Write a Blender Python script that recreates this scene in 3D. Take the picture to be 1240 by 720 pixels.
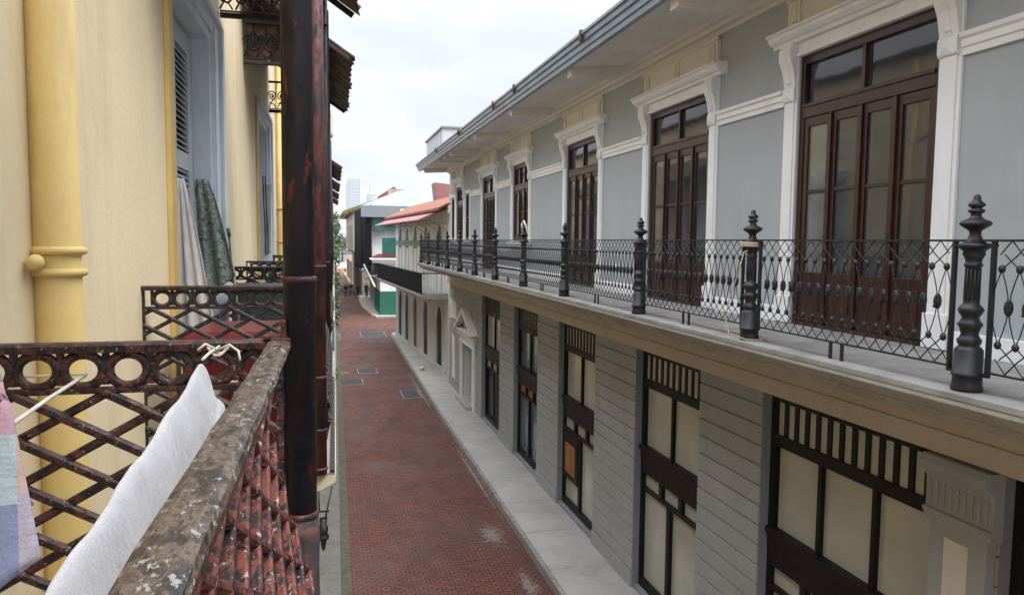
import bpy, bmesh, math, random
from mathutils import Vector, Matrix
R = math.radians
random.seed(7)
for o in list(bpy.data.objects):
    bpy.data.objects.remove(o)
S = bpy.context.scene
COL = S.collection

# ------------------------------------------------------------ camera
cd = bpy.data.cameras.new('camera'); cam = bpy.data.objects.new('camera', cd); COL.objects.link(cam)
cd.sensor_width = 36.0; cd.lens = 36.0 * 900 / 1240; cd.clip_start = .02; cd.clip_end = 5000
yaw, pitch, roll = R(14.34), R(4.3), R(.6)
f = Vector((math.sin(yaw) * math.cos(pitch), math.cos(yaw) * math.cos(pitch), -math.sin(pitch)))
r = Vector((math.cos(yaw), -math.sin(yaw), 0)); u = r.cross(f)
r2 = math.cos(roll) * r + math.sin(roll) * u; u2 = math.cos(roll) * u - math.sin(roll) * r
cam.matrix_world = Matrix((( r2.x, u2.x, -f.x, 0), (r2.y, u2.y, -f.y, 0), (r2.z, u2.z, -f.z, 6.5), (0, 0, 0, 1)))
S.camera = cam

# ------------------------------------------------------------ sky, sun, exposure
SUN_EL, SUN_AZ = R(60), R(150)
w = bpy.data.worlds.new('World'); S.world = w; w.use_nodes = True
nt = w.node_tree; nt.nodes.clear()
N = nt.nodes.new; L = nt.links.new
out = N('ShaderNodeOutputWorld'); mix = N('ShaderNodeMixShader')
bg1 = N('ShaderNodeBackground'); bg2 = N('ShaderNodeBackground')
sky = N('ShaderNodeTexSky'); sky.sky_type = 'NISHITA'; sky.sun_disc = False
sky.sun_elevation = SUN_EL; sky.sun_rotation = SUN_AZ
L(sky.outputs[0], bg1.inputs[0]); bg1.inputs[1].default_value = .1
tc = N('ShaderNodeTexCoord'); sep = N('ShaderNodeSeparateXYZ'); L(tc.outputs['Generated'], sep.inputs[0])
grad = N('ShaderNodeFloatCurve'); gc = grad.mapping.curves[0].points      # overcast sky: brighter towards the zenith
gc[0].location = (0, .184); gc[1].location = (1, .92)
gc.new(.30, .205); gc.new(.48, .42); gc.new(.75, .8); grad.mapping.update()
gm2 = N('ShaderNodeMath'); gm2.operation = 'MULTIPLY'; gm2.inputs[1].default_value = 2.45
L(sep.outputs[2], grad.inputs['Value']); L(grad.outputs[0], gm2.inputs[0])
mp = N('ShaderNodeMapping'); mp.inputs['Scale'].default_value = (1.5, 1.5, 4.5); L(tc.outputs['Generated'], mp.inputs[0])
no = N('ShaderNodeTexNoise'); no.inputs['Scale'].default_value = 2.2; no.inputs['Detail'].default_value = 7; no.inputs['Roughness'].default_value = .5
L(mp.outputs[0], no.inputs[0])
cr = N('ShaderNodeValToRGB'); cr.color_ramp.elements[0].position = .42; cr.color_ramp.elements[0].color = (.82, .87, .96, 1)
cr.color_ramp.elements[1].position = .56; cr.color_ramp.elements[1].color = (.98, 1.0, 1.04, 1)
L(no.outputs[0], cr.inputs[0]); L(cr.outputs[0], bg2.inputs[0]); L(gm2.outputs[0], bg2.inputs[1])
mix.inputs[0].default_value = .93
L(bg1.outputs[0], mix.inputs[1]); L(bg2.outputs[0], mix.inputs[2]); L(mix.outputs[0], out.inputs[0])
sd = bpy.data.lights.new('sun', 'SUN'); sun = bpy.data.objects.new('sun', sd); COL.objects.link(sun)
sd.energy = 1.3; sd.angle = R(25); sd.color = (1, .97, .92)
dv = Vector((math.sin(SUN_AZ) * math.cos(SUN_EL), math.cos(SUN_AZ) * math.cos(SUN_EL), math.sin(SUN_EL)))
sun.rotation_euler = dv.to_track_quat('Z', 'Y').to_euler()
S.view_settings.view_transform = 'Standard'; S.view_settings.look = 'None'; S.view_settings.gamma = 1
S.view_settings.exposure = 1.22
S.render.engine = 'CYCLES'
S.cycles.max_bounces = 8; S.cycles.diffuse_bounces = 5

# ------------------------------------------------------------ materials
def nodes(name):
    m = bpy.data.materials.new(name); m.use_nodes = True
    t = m.node_tree; b = t.nodes['Principled BSDF']
    return m, t, b
def coord(t, scale=(1, 1, 1), world=True):
    if world:
        g = t.nodes.new('ShaderNodeNewGeometry'); s = g.outputs['Position']
    else:
        g = t.nodes.new('ShaderNodeTexCoord'); s = g.outputs['Object']
    m = t.nodes.new('ShaderNodeMapping'); m.inputs['Scale'].default_value = scale
    t.links.new(s, m.inputs[0]); return m.outputs[0]
def noise(t, vec, scale, detail=5, rough=.55, dist=0):
    n = t.nodes.new('ShaderNodeTexNoise'); n.inputs['Scale'].default_value = scale
    n.inputs['Detail'].default_value = detail; n.inputs['Roughness'].default_value = rough
    n.inputs['Distortion'].default_value = dist
    t.links.new(vec, n.inputs[0]); return n.outputs[0]
def ramp(t, fac, stops, const=False):
    c = t.nodes.new('ShaderNodeValToRGB'); e = c.color_ramp.elements
    if const: c.color_ramp.interpolation = 'CONSTANT'
    while len(e) > 1: e.remove(e[0])
    for i, (p, col) in enumerate(stops):
        k = e[0] if i == 0 else e.new(p)
        k.position = p; k.color = (col[0], col[1], col[2], 1) if hasattr(col, '__len__') else (col, col, col, 1)
    t.links.new(fac, c.inputs[0]); return c.outputs[0]
def mixc(t, fac, a, b, mode='MIX'):
    m = t.nodes.new('ShaderNodeMix'); m.data_type = 'RGBA'; m.blend_type = mode
    for s, v in ((m.inputs[0], fac), (m.inputs[6], a), (m.inputs[7], b)):
        if hasattr(v, 'is_output'): t.links.new(v, s)
        elif isinstance(v, (int, float)): s.default_value = v
        else: s.default_value = (v[0], v[1], v[2], 1)
    return m.outputs[2]
def bump(t, b, h, strength=.3, dist=.01):
    n = t.nodes.new('ShaderNodeBump'); n.inputs['Strength'].default_value = strength; n.inputs['Distance'].default_value = dist
    t.links.new(h, n.inputs['Height']); t.links.new(n.outputs[0], b.inputs['Normal'])
def paint(name, col, var=.12, scale=1.5, rough=.6, dirt=None, dirt_amt=.35, streak=True, fine=60, bmp=.15, metallic=0, spec=.5, bdist=.004, dscale=2.2):
    m, t, b = nodes(name)
    v = coord(t)
    a = [c * (1 - var) for c in col]; c2 = [min(1, c * (1 + var)) for c in col]
    base = ramp(t, noise(t, v, scale, 6), [(.3, a), (.7, c2)])
    fn = noise(t, v, fine, 3)
    base = mixc(t, .12, base, ramp(t, fn, [(.3, (.35,) * 3), (.7, (.65,) * 3)]), 'OVERLAY')
    if dirt:
        sv = coord(t, (1, 1, .22) if streak else (1, 1, 1))
        dn = ramp(t, noise(t, sv, dscale, 8, .65), [(.5, 0.0), (.75, dirt_amt)])
        base = mixc(t, dn, base, dirt)
    t.links.new(base, b.inputs['Base Color'])
    rr = ramp(t, noise(t, v, scale * 3, 4), [(.3, rough * .85), (.7, min(1, rough * 1.15))])
    t.links.new(rr, b.inputs['Roughness'])
    b.inputs['Metallic'].default_value = metallic; b.inputs['Specular IOR Level'].default_value = spec
    bump(t, b, fn, bmp, bdist)
    return m
def peel(name, stops, scale=30, rough=.55, bmp=.6, world=True, stretch=(1, 1, .5), detail=8, chips=None):
    m, t, b = nodes(name)
    v = coord(t, stretch, world)
    n = noise(t, v, scale, detail, .62, .4); base = ramp(t, n, stops); h = n
    if chips:
        col, th, k = chips
        cn = noise(t, v, scale * k, 9, .72, .2); cm = ramp(t, cn, [(th, 0.0), (th + .025, 1.0)])
        base = mixc(t, cm, base, col); ad = t.nodes.new('ShaderNodeMath'); ad.operation = 'MULTIPLY_ADD'; ad.inputs[1].default_value = -.35
        t.links.new(cm, ad.inputs[0]); t.links.new(n, ad.inputs[2]); h = ad.outputs[0]
    t.links.new(base, b.inputs['Base Color'])
    t.links.new(ramp(t, noise(t, v, scale * 1.7, 4), [(.3, rough * .7), (.7, min(1, rough * 1.4))]), b.inputs['Roughness'])
    bump(t, b, h, bmp, .003)
    return m
def plain(name, col, rough=.5, metallic=0, spec=.5):
    m, t, b = nodes(name)
    v = coord(t); n = noise(t, v, 14, 4)
    t.links.new(ramp(t, n, [(.3, [c * .85 for c in col]), (.7, [min(1, c * 1.12) for c in col])]), b.inputs['Base Color'])
    b.inputs['Roughness'].default_value = rough; b.inputs['Metallic'].default_value = metallic
    b.inputs['Specular IOR Level'].default_value = spec
    return m
M = {}
M['greyblue'] = paint('grey blue wall paint', (.355, .385, .405), .05, .7, .75, (.24, .26, .27), .3, fine=90, bmp=.1)
M['white'] = paint('white trim paint', (.76, .77, .78), .04, 1.2, .55, (.5, .48, .44), .3, bmp=.1)
M['cream'] = paint('cream trim paint', (.66, .62, .55), .05, 1.2, .6, (.45, .4, .33), .35, bmp=.1)
M['soffit'] = paint('soffit paint', (.68, .66, .62), .05, .6, .7, (.36, .33, .28), .4, streak=False, bmp=.1)
M['gutter'] = paint('painted metal gutter', (.20, .24, .28), .1, 2, .35, (.10, .11, .12), .5, metallic=.3, bmp=.05)
M['wood'] = paint('dark varnished wood', (.034, .0095, .0065), .35, 5, .34, (.018, .008, .007), .6, bmp=.12, dscale=6)
M['darkwood'] = paint('black brown wood', (.010, .007, .0065), .3, 5, .5, bmp=.1, spec=.25)
M['iron'] = paint('black painted iron', (.009, .010, .013), .25, 8, .5, (.07, .07, .07), .35, bmp=.3)
M['stone'] = paint('balcony floor cement', (.26, .25, .24), .2, 3, .85, (.09, .085, .08), .7, streak=False, bmp=.4)
M['edge'] = paint('weathered moulding', (.36, .345, .305), .15, 2.5, .8, (.12, .11, .10), .5, bmp=.3)
M['beam'] = paint('beige beam paint', (.58, .50, .40), .06, .8, .7, (.36, .30, .23), .3, bmp=.1)
M['beampatch'] = paint('paler beige touch-up', (.56, .45, .33), .05, .8, .7)
M['render'] = paint('grey rusticated render', (.35, .36, .36), .07, .8, .85, (.22, .215, .205), .35, bmp=.25)
M['rendercol'] = paint('grey blue quoin render', (.25, .26, .275), .08, .8, .85, bmp=.25)
M['tile'] = paint('roof tile', (.30, .13, .08), .3, 6, .85, (.12, .07, .05), .6, bmp=.4)
M['concrete'] = paint('pavement concrete', (.40, .39, .365), .10, 1.0, .85, (.24, .23, .21), .6, streak=False, bmp=.35, dscale=1.1)
M['kerb'] = paint('kerb stone', (.26, .245, .22), .15, 2, .85, (.11, .10, .09), .7, streak=False, bmp=.4)
M['moss'] = paint('mossy kerb', (.095, .085, .062), .3, 5, .9, (.08, .09, .04), .7, streak=False, bmp=.6)
M['asphalt'] = paint('grey ground', (.10, .10, .10), .2, 1, .9)
M['manhole'] = paint('manhole cover', (.035, .036, .038), .2, 5, .7, (.07, .065, .06), .5, streak=False, bmp=.5)
M['yellow'] = paint('ochre cream wall', (.76, .63, .405), .07, .9, .75, (.46, .34, .17), .65, fine=22, bmp=.55, dscale=1.6)
M['deepyellow'] = paint('yellow drainpipe paint', (.58, .40, .13), .12, 3, .5, (.30, .22, .10), .5, bmp=.2, dscale=5)
M['jamb'] = paint('pale blue white wood', (.66, .71, .76), .06, 3, .55, (.26, .28, .30), .5, bmp=.3, dscale=7)
M['shutter'] = paint('grey shutter paint', (.50, .53, .56), .06, 3, .5, (.2, .21, .22), .4, bmp=.2)
M['rope'] = plain('beige rope', (.50, .40, .27), .8)
M['cordwhite'] = plain('white cord', (.62, .58, .50), .7)
M['cordgrey'] = plain('grey cord', (.30, .28, .27), .8)
M['rustroof'] = peel('rusty sheet roof', [(.3, (.02, .014, .01)), (.5, (.06, .035, .022)), (.62, (.13, .075, .045)), (.75, (.035, .025, .02))], 9, .8, .8, stretch=(1, 1, 1))
M['lace'] = peel('blackened ironwork', [(.35, (.012, .01, .01)), (.6, (.03, .018, .015)), (.72, (.10, .035, .025))], 30, .6)
M['peelrail'] = peel('weathered handrail', [(.40, (.018, .012, .010)), (.48, (.06, .038, .027)), (.53, (.13, .095, .068)), (.60, (.055, .034, .025))], 52, .5, 1.0, stretch=(1, .5, 1), chips=((.27, .25, .225), .555, 1.5))
M['peelred'] = peel('peeling oxide red paint', [(.42, (.009, .007, .007)), (.48, (.05, .015, .013)), (.53, (.17, .038, .028)), (.62, (.10, .026, .021))], 42, .55, 1.0, stretch=(1, 1, .6), chips=((.36, .27, .245), .575, 1.5))
M['peeldark'] = peel('peeling dark lattice paint', [(.40, (.008, .006, .006)), (.50, (.03, .012, .011)), (.57, (.12, .034, .028)), (.66, (.04, .016, .014))], 40, .5, .9, stretch=(1, 1, 1), chips=((.33, .26, .23), .60, 1.9))
M['peelblack'] = peel('peeling black lattice paint', [(.42, (.007, .006, .006)), (.56, (.018, .010, .009)), (.64, (.09, .028, .02))], 40, .55, .9, stretch=(1, 1, 1), chips=((.24, .16, .12), .62, 1.8))
M['column'] = peel('old black column paint', [(.36, (.006, .006, .010)), (.50, (.013, .011, .015)), (.58, (.026, .014, .014)), (.66, (.010, .009, .012))], 22, .60, .8, stretch=(1, 1, .3), chips=((.15, .026, .017), .60, .9))
M['columnred'] = peel('old red column paint', [(.38, (.008, .007, .007)), (.47, (.045, .012, .010)), (.54, (.11, .022, .016)), (.62, (.06, .015, .012))], 20, .6, .8, stretch=(1, 1, .35), chips=((.012, .010, .010), .56, 1.6))
M['socket'] = peel('rough corroded socket', [(.35, (.018, .014, .015)), (.55, (.06, .04, .04)), (.68, (.14, .05, .04)), (.8, (.2, .17, .15))], 22, .8, 1.0, stretch=(1, 1, 1))
M['redpaint'] = plain('red plastic', (.11, .008, .008), .35)
M['darkfabric'] = paint('dark grey woven plastic', (.035, .035, .038), .4, 20, .7, fine=160, bmp=.6)
M['green'] = plain('bright green plastic', (.02, .18, .10), .4)
M['metalgrey'] = plain('grey metal', (.22, .22, .22), .4, .6)
M['plaster'] = paint('old white wall', (.76, .76, .74), .06, 1, .8, (.36, .34, .30), .5)
M['greyplaster'] = paint('stained grey wall', (.54, .54, .52), .1, 1, .8, (.26, .26, .24), .6)
M['greentrim'] = paint('sea green trim', (.06, .17, .15), .15, 2, .6, (.03, .07, .06), .4)
M['teal'] = paint('pale sea green paint', (.22, .33, .32), .12, 2, .7, (.3, .3, .28), .4)
M['pink'] = paint('faded red sheet roof', (.25, .10, .095), .12, 2, .6, (.30, .12, .1), .4, streak=False)
M['orange'] = paint('orange roof tile', (.20, .070, .040), .25, 3, .85, (.18, .07, .05), .5, streak=False)
M['sheet'] = paint('pale metal roof sheet', (.19, .215, .24), .12, .5, .7, (.22, .17, .11), .6, streak=False, dscale=.5)
M['boxsheet'] = paint('pale blue metal sheet', (.42, .48, .53), .05, .6, .5, (.55, .57, .60), .6)
M['net'] = paint('black mesh cloth', (.005, .005, .007), .3, 2, .9, spec=.1)
M['tarp'] = paint('dark green tarpaulin', (.015, .10, .085), .3, 1.2, .5)
M['greenwall'] = paint('green painted plinth', (.014, .125, .08), .1, 1.5, .6, (.02, .09, .06), .4)
M['brickwall'] = peel('patchy stone and brick wall', [(.3, (.12, .10, .08)), (.45, (.35, .29, .23)), (.58, (.45, .38, .30)), (.68, (.38, .16, .09)), (.8, (.2, .17, .15))], 1.6, .85, .5, stretch=(1, 1, 1))
M['yellowroof'] = paint('mossy yellow roof', (.15, .13, .03), .3, 1.5, .85, (.30, .12, .04), .6, streak=False)
M['brown'] = plain('brown boards', (.09, .045, .035), .7)
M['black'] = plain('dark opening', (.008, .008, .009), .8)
M['skin'] = plain('skin', (.35, .2, .14), .6)
M['jeans'] = plain('blue grey jeans', (.09, .11, .17), .8)
M['darktop'] = plain('black shirt', (.012, .012, .014), .8)
M['darkgreen'] = plain('dark green coat', (.01, .02, .014), .8)
M['hair'] = plain('dark hair', (.01, .008, .007), .6)
M['yellowline'] = paint('worn yellow kerb paint', (.50, .33, .05), .2, 3, .7, (.3, .27, .2), .6, streak=False)
M['barrier'] = plain('orange barrier', (.75, .16, .03), .5)
M['bark'] = plain('bark', (.10, .075, .05), .9)
M['water'] = plain('thin rain water', (.12, .12, .12), .03, 0, 1.0)
M['amber'] = plain('amber wood panel', (.30, .13, .035), .5)
M['lampglass'] = plain('dark lantern glass', (.03, .03, .03), .1)
M['sticker'] = plain('pale cream plastic', (.62, .55, .50), .6)

def glassmat(name, col, rough=.04, spec=.6, var=.2, sc=1.2):
    m, t, b = nodes(name); v = coord(t)
    t.links.new(ramp(t, noise(t, v, sc, 3), [(.3, [c * (1 - var) for c in col]), (.7, [c * (1 + var) for c in col])]), b.inputs['Base Color'])
    b.inputs['Roughness'].default_value = rough; b.inputs['Specular IOR Level'].default_value = spec
    b.inputs['IOR'].default_value = 1.5
    b.inputs['Coat Weight'].default_value = .08; b.inputs['Coat Roughness'].default_value = .02
    n2 = noise(t, v, 1.3, 2); bump(t, b, n2, .08, .03)
    return m
M['glass'] = glassmat('dark window glass', (.035, .038, .042))
M['curtain'] = glassmat('glass over pale curtain', (.13, .125, .11), .08, .6, .2, 2)
M['paper'] = glassmat('papered shop glass', (.46, .46, .39), .14, .5, .16, .7)
M['blueglass'] = glassmat('bluish glass', (.10, .15, .17), .05)

def leafmat(name, a, b_):
    m, t, b = nodes(name); v = coord(t)
    t.links.new(ramp(t, noise(t, v, 2.2, 4), [(.3, a), (.7, b_)]), b.inputs['Base Color'])
    b.inputs['Roughness'].default_value = .55
    return m
M['ledgepaint'] = paint('dirty cream ledge', (.50,.44,.30), .12, 4, .7, (.08,.07,.05), .8, streak=False, bmp=.4, dscale=6)
M['leaf'] = leafmat('tree leaves', (.018, .05, .012), (.06, .13, .03))
M['leaflight'] = leafmat('light leaves', (.05, .12, .02), (.13, .24, .04))

def brick_mat():
    m, t, b = nodes('red brick paving')
    v = coord(t)
    br = t.nodes.new('ShaderNodeTexBrick'); br.offset = .5
    br.inputs['Scale'].default_value = 1; br.inputs['Brick Width'].default_value = .17; br.inputs['Row Height'].default_value = .085
    br.inputs['Mortar Size'].default_value = .009; br.inputs['Mortar Smooth'].default_value = .3; br.inputs['Bias'].default_value = 0
    br.inputs['Color1'].default_value = (.20, .068, .048, 1); br.inputs['Color2'].default_value = (.115, .045, .035, 1); br.inputs['Mortar'].default_value = (.022, .014, .013, 1)
    wv = t.nodes.new('ShaderNodeMixRGB') if False else None
    t.links.new(v, br.inputs[0])
    n1 = noise(t, v, .55, 6, .6, .3)
    c = mixc(t, ramp(t, n1, [(.40, 0.0), (.68, .5)]), br.outputs[0], (.115, .062, .055))
    n2 = noise(t, coord(t, (1, .35, 1)), 1.4, 6, .65)
    c = mixc(t, ramp(t, n2, [(.47, 0.0), (.68, .65)]), c, (.055, .030, .027))
    n4 = noise(t, v, 11, 3)
    c = mixc(t, .35, c, ramp(t, n4, [(.35, (.3,) * 3), (.65, (.7,) * 3)]), 'OVERLAY')
    # worn whitish mortar patches with a place of their own, by the right kerb
    g = t.nodes.new('ShaderNodeNewGeometry'); sp = t.nodes.new('ShaderNodeSeparateXYZ'); t.links.new(g.outputs['Position'], sp.inputs[0])
    def patch(cx, cy, rx, ry):
        mp_ = t.nodes.new('ShaderNodeMapping'); mp_.vector_type = 'POINT'
        mp_.inputs['Location'].default_value = (-cx / rx, -cy / ry, 0); mp_.inputs['Scale'].default_value = (1 / rx, 1 / ry, 0)
        t.links.new(g.outputs['Position'], mp_.inputs[0])
        ln = t.nodes.new('ShaderNodeVectorMath'); ln.operation = 'LENGTH'; t.links.new(mp_.outputs[0], ln.inputs[0])
        return ln.outputs['Value']
    pn = noise(t, v, 7, 7, .75)
    for cx, cy, rx, ry in ((3.60, 15.7, .50, 1.1), (3.75, 13.1, .27, 1.2), (1.0, 37, .5, .5), (4.05, 20, .12, 6), (4.05, 32, .12, 8)):
        d = patch(cx, cy, rx, ry)
        a = t.nodes.new('ShaderNodeMath'); a.operation = 'MULTIPLY_ADD'; a.inputs[1].default_value = 2.6; a.inputs[2].default_value = -.75
        t.links.new(pn, a.inputs[0])
        s_ = t.nodes.new('ShaderNodeMath'); s_.operation = 'SUBTRACT'; t.links.new(a.outputs[0], s_.inputs[0]); t.links.new(d, s_.inputs[1])
        c = mixc(t, ramp(t, s_.outputs[0], [(-.0, 0.0), (.38, .55)]), c, (.36, .32, .29))
    jt = ramp(t, br.outputs['Fac'], [(0, 1.0), (1, .45)]); c = mixc(t, 1.0, c, jt, 'MULTIPLY')
    t.links.new(c, b.inputs['Base Color'])
    t.links.new(ramp(t, n1, [(.3, .80), (.7, .55)]), b.inputs['Roughness']); b.inputs['Specular IOR Level'].default_value = .3
    bump(t, b, br.outputs['Fac'], -.5, .006)
    return m
M['brick'] = brick_mat()

# ------------------------------------------------------------ geometry helpers
class MB:
    def __init__(s, X=None): s.v = []; s.f = []; s.X = X; s.sm = []
    def add(s, vs, fs, smooth=False):
        n = len(s.v); s.v += [Vector(p) for p in vs]
        s.f += [tuple(i + n for i in q) for q in fs]; s.sm += [smooth] * len(fs)
    def box(s, x0, x1, y0, y1, z0, z1):
        x0, x1 = sorted((x0, x1)); y0, y1 = sorted((y0, y1)); z0, z1 = sorted((z0, z1))
        s.add([(x0, y0, z0), (x1, y0, z0), (x1, y1, z0), (x0, y1, z0), (x0, y0, z1), (x1, y0, z1), (x1, y1, z1), (x0, y1, z1)],
              [(0, 3, 2, 1), (4, 5, 6, 7), (0, 1, 5, 4), (1, 2, 6, 5), (2, 3, 7, 6), (3, 0, 4, 7)])
        return s
    def loft(s, rings, cap=True, smooth=False, closed=True):
        n = len(rings[0]); vs = [p for q in rings for p in q]; fs = []
        for k in range(len(rings) - 1):
            for i in range(n if closed else n - 1):
                j = (i + 1) % n
                fs.append((k * n + i, k * n + j, (k + 1) * n + j, (k + 1) * n + i))
        if cap: fs += [tuple(range(n))[::-1], tuple((len(rings) - 1) * n + i for i in range(n))]
        s.add(vs, fs, smooth); return s
    def prof(s, pts, a0, a1, axis='y'):
        """extrude a closed profile: axis y -> pts are (x,z); axis x -> (y,z); axis z -> (x,y)"""
        def P(p, a): return (p[0], a, p[1]) if axis == 'y' else ((a, p[0], p[1]) if axis == 'x' else (p[0], p[1], a))
        return s.loft([[P(p, a0) for p in pts], [P(p, a1) for p in pts]])
    def tube(s, pts, r, n=6, smooth=True, cap=True, closed=False, flat=1.0):
        pts = [Vector(p) for p in pts]; rings = []; m = len(pts); prev = None
        for i, p in enumerate(pts):
            if closed: d = pts[(i + 1) % m] - pts[i - 1]
            else: d = pts[min(i + 1, m - 1)] - pts[max(i - 1, 0)]
            d.normalize()
            if prev is None:
                a = Vector((0, 0, 1)) if abs(d.z) < .9 else Vector((0, 1, 0))
                a = (a - d * a.dot(d)).normalized()
            else: a = (prev - d * prev.dot(d)).normalized()
            prev = a; b = d.cross(a); rr = r[i] if hasattr(r, '__len__') else r
            rings.append([p + a * math.cos(2 * math.pi * k / n) * rr + b * math.sin(2 * math.pi * k / n) * rr * flat for k in range(n)])
        if closed: rings.append(rings[0]); cap = False
        s.loft(rings, cap, smooth); return s
    def bar(s, p0, p1, w, d, nrm):
        """rectangular bar; w across in the panel plane, d along the normal"""
        p0, p1, nrm = Vector(p0), Vector(p1), Vector(nrm).normalized()
        t = (p1 - p0).normalized(); a = t.cross(nrm).normalized() * w / 2; nrm = a.cross(t).normalized() * d / 2
        c = [(-1, -.55), (-.55, -1), (.55, -1), (1, -.55), (1, .55), (.55, 1), (-.55, 1), (-1, .55)]
        s.loft([[p + a * x + nrm * y for x, y in c] for p in (p0, p1)]); return s
    def lathe(s, c, prof, n=16, smooth=True):
        s.loft([[(c[0] + r * math.cos(2 * math.pi * k / n), c[1] + r * math.sin(2 * math.pi * k / n), c[2] + z) for k in range(n)] for z, r in prof], True, smooth); return s
    def ball(s, c, r, n=8, m=6, sc=(1, 1, 1)):
        rings = []
        for i in range(m + 1):
            a = math.pi * i / m - math.pi / 2; a = max(min(a, 1.45), -1.45)
            rings.append([(c[0] + r * sc[0] * math.cos(a) * math.cos(2 * math.pi * k / n), c[1] + r * sc[1] * math.cos(a) * math.sin(2 * math.pi * k / n), c[2] + r * sc[2] * math.sin(a)) for k in range(n)])
        s.loft(rings, True, True); return s
    def build(s, name, mat, parent=None, bevel=0, mats=None):
        X = s.X or Matrix()
        if parent is not None: X = FR[parent.name].inverted() @ X
        me = bpy.data.meshes.new(name); me.from_pydata([X @ p for p in s.v], [], s.f); me.update()
        for p, q in zip(me.polygons, s.sm): p.use_smooth = q
        bm = bmesh.new(); bm.from_mesh(me); bmesh.ops.recalc_face_normals(bm, faces=bm.faces); bm.to_mesh(me); bm.free()
        me.materials.append(M[mat] if isinstance(mat, str) else mat)
        o = bpy.data.objects.new(name, me); COL.objects.link(o)
        FR[o.name] = FR[parent.name] if parent is not None else Matrix()
        if parent is not None: o.parent = parent
        if bevel:
            b = o.modifiers.new('bevel', 'BEVEL'); b.width = bevel; b.segments = 2; b.limit_method = 'ANGLE'; b.angle_limit = R(40)
        return o
FR = {}
LM = Matrix(((1, .0155, 0, 0), (-.0155, 1, 0, 0), (0, 0, 1, 0), (0, 0, 0, 1)))   # the left row of houses turns a little to the right
def tag(o, label=None, cat=None, group=None, kind=None):
    if label: o['label'] = label
    if cat: o['category'] = cat
    if group: o['group'] = group
    if kind: o['kind'] = kind
    return o
def thing(name, loc, label, cat, group=None):
    o = bpy.data.objects.new(name, None); COL.objects.link(o); o.location = loc; o.empty_display_size = .2
    FR[o.name] = Matrix.Translation(loc)
    return tag(o, label, cat, group)
def single(mb, name, mat, loc, label, cat, group=None, bevel=0):
    """a thing that is one mesh, with its origin at loc"""
    X = mb.X or Matrix(); mb.X = Matrix.Translation(-Vector(loc)) @ X
    o = mb.build(name, mat, None, bevel); o.location = loc
    return tag(o, label, cat, group)
def copy_tree(o, parent=None):
    c = o.copy(); COL.objects.link(c); c.parent = parent
    for ch in list(o.children): copy_tree(ch, c)
    return c
def wall(mb, x0, x1, y0, y1, z0, z1, ops):
    """wall along y with rectangular openings (ya, yb, za, zb)"""
    y = y0
    for a, b, c, d in sorted(ops):
        if a > y: mb.box(x0, x1, y, a, z0, z1)
        if c > z0: mb.box(x0, x1, a, b, z0, c)
        if d < z1: mb.box(x0, x1, a, b, d, z1)
        y = b
    if y1 > y: mb.box(x0, x1, y, y1, z0, z1)
    return mb

# ------------------------------------------------------------ the ground
def sheet(name, mat, quad, z, kind='structure', th=0):
    mb = MB(); n = len(quad)
    mb.add([(p[0], p[1], z) for p in quad], [tuple(range(n))])
    return tag(mb.build(name, mat), kind=kind)
sheet('ground', 'asphalt', [(-3000, -3000), (3000, -3000), (3000, 3000), (-3000, 3000)], -.02)
sheet('street', 'brick', [(-.9, -12), (4.6, -12), (4.6, 40), (4.6, 56), (6, 62), (4.4, 70), (4.2, 152), (.5, 152), (-.5, 52)], 0)
sheet('cross_street', 'brick', [(4.6, 51.5), (30, 51.5), (30, 62.5), (4.6, 62.5)], .004)
# right pavement with kerb
KL = [(4.13, -12), (4.13, 14), (4.14, 20), (4.13, 26), (4.24, 36), (4.36, 45), (4.40, 50), (4.62, 51.6)]
mb = MB(); pts = [(x + .12, y) for x, y in KL] + [(14, 51.6), (14, -12)]
mb.prof(pts, -.01, .14, 'z'); tag(mb.build('pavement', 'concrete'), kind='structure')
mb = MB()
for (xa, ya), (xb, yb) in zip(KL[:-1], KL[1:]):
    L_ = yb - ya; k = max(1, int(L_ / 1.0))
    for i in range(k):
        a = ya + L_ * i / k + .006; b = ya + L_ * (i + 1) / k - .006
        p = xa + (xb - xa) * i / k; q = xa + (xb - xa) * (i + 1) / k; j = random.uniform(-.006, .006)
        mb.loft([[(p + j, a, -.01), (p + .118, a, -.01), (p + .118, a, .143), (p + j + .02, a, .143)], [(q + j, b, -.01), (q + .118, b, -.01), (q + .118, b, .143), (q + j + .02, b, .143)]])
tag(mb.build('kerb', 'kerb', bevel=.008), kind='structure')
mb = MB()   # joints of the pavement slabs
for y in [2 + 1.9 * i for i in range(26)]: mb.box(4.25, 5.6, y, y + .012, .138, .1415)
tag(mb.build('pavement_joint', 'kerb'), kind='structure')
# left pavement, mossy gutter strip
M['leftpave'] = paint('dark worn pavement', (.15, .15, .135), .2, 1.5, .9, (.06, .065, .045), .7, streak=False, bmp=.4)
mb = MB(LM); mb.box(-3, .08, -12, 60, -.01, .12); tag(mb.build('left_pavement', 'leftpave'), kind='structure')
mb = MB(LM); mb.box(.085, .27, -12, 55, -.01, .02); tag(mb.build('gutter_strip', 'moss', bevel=.006), kind='structure')
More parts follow.
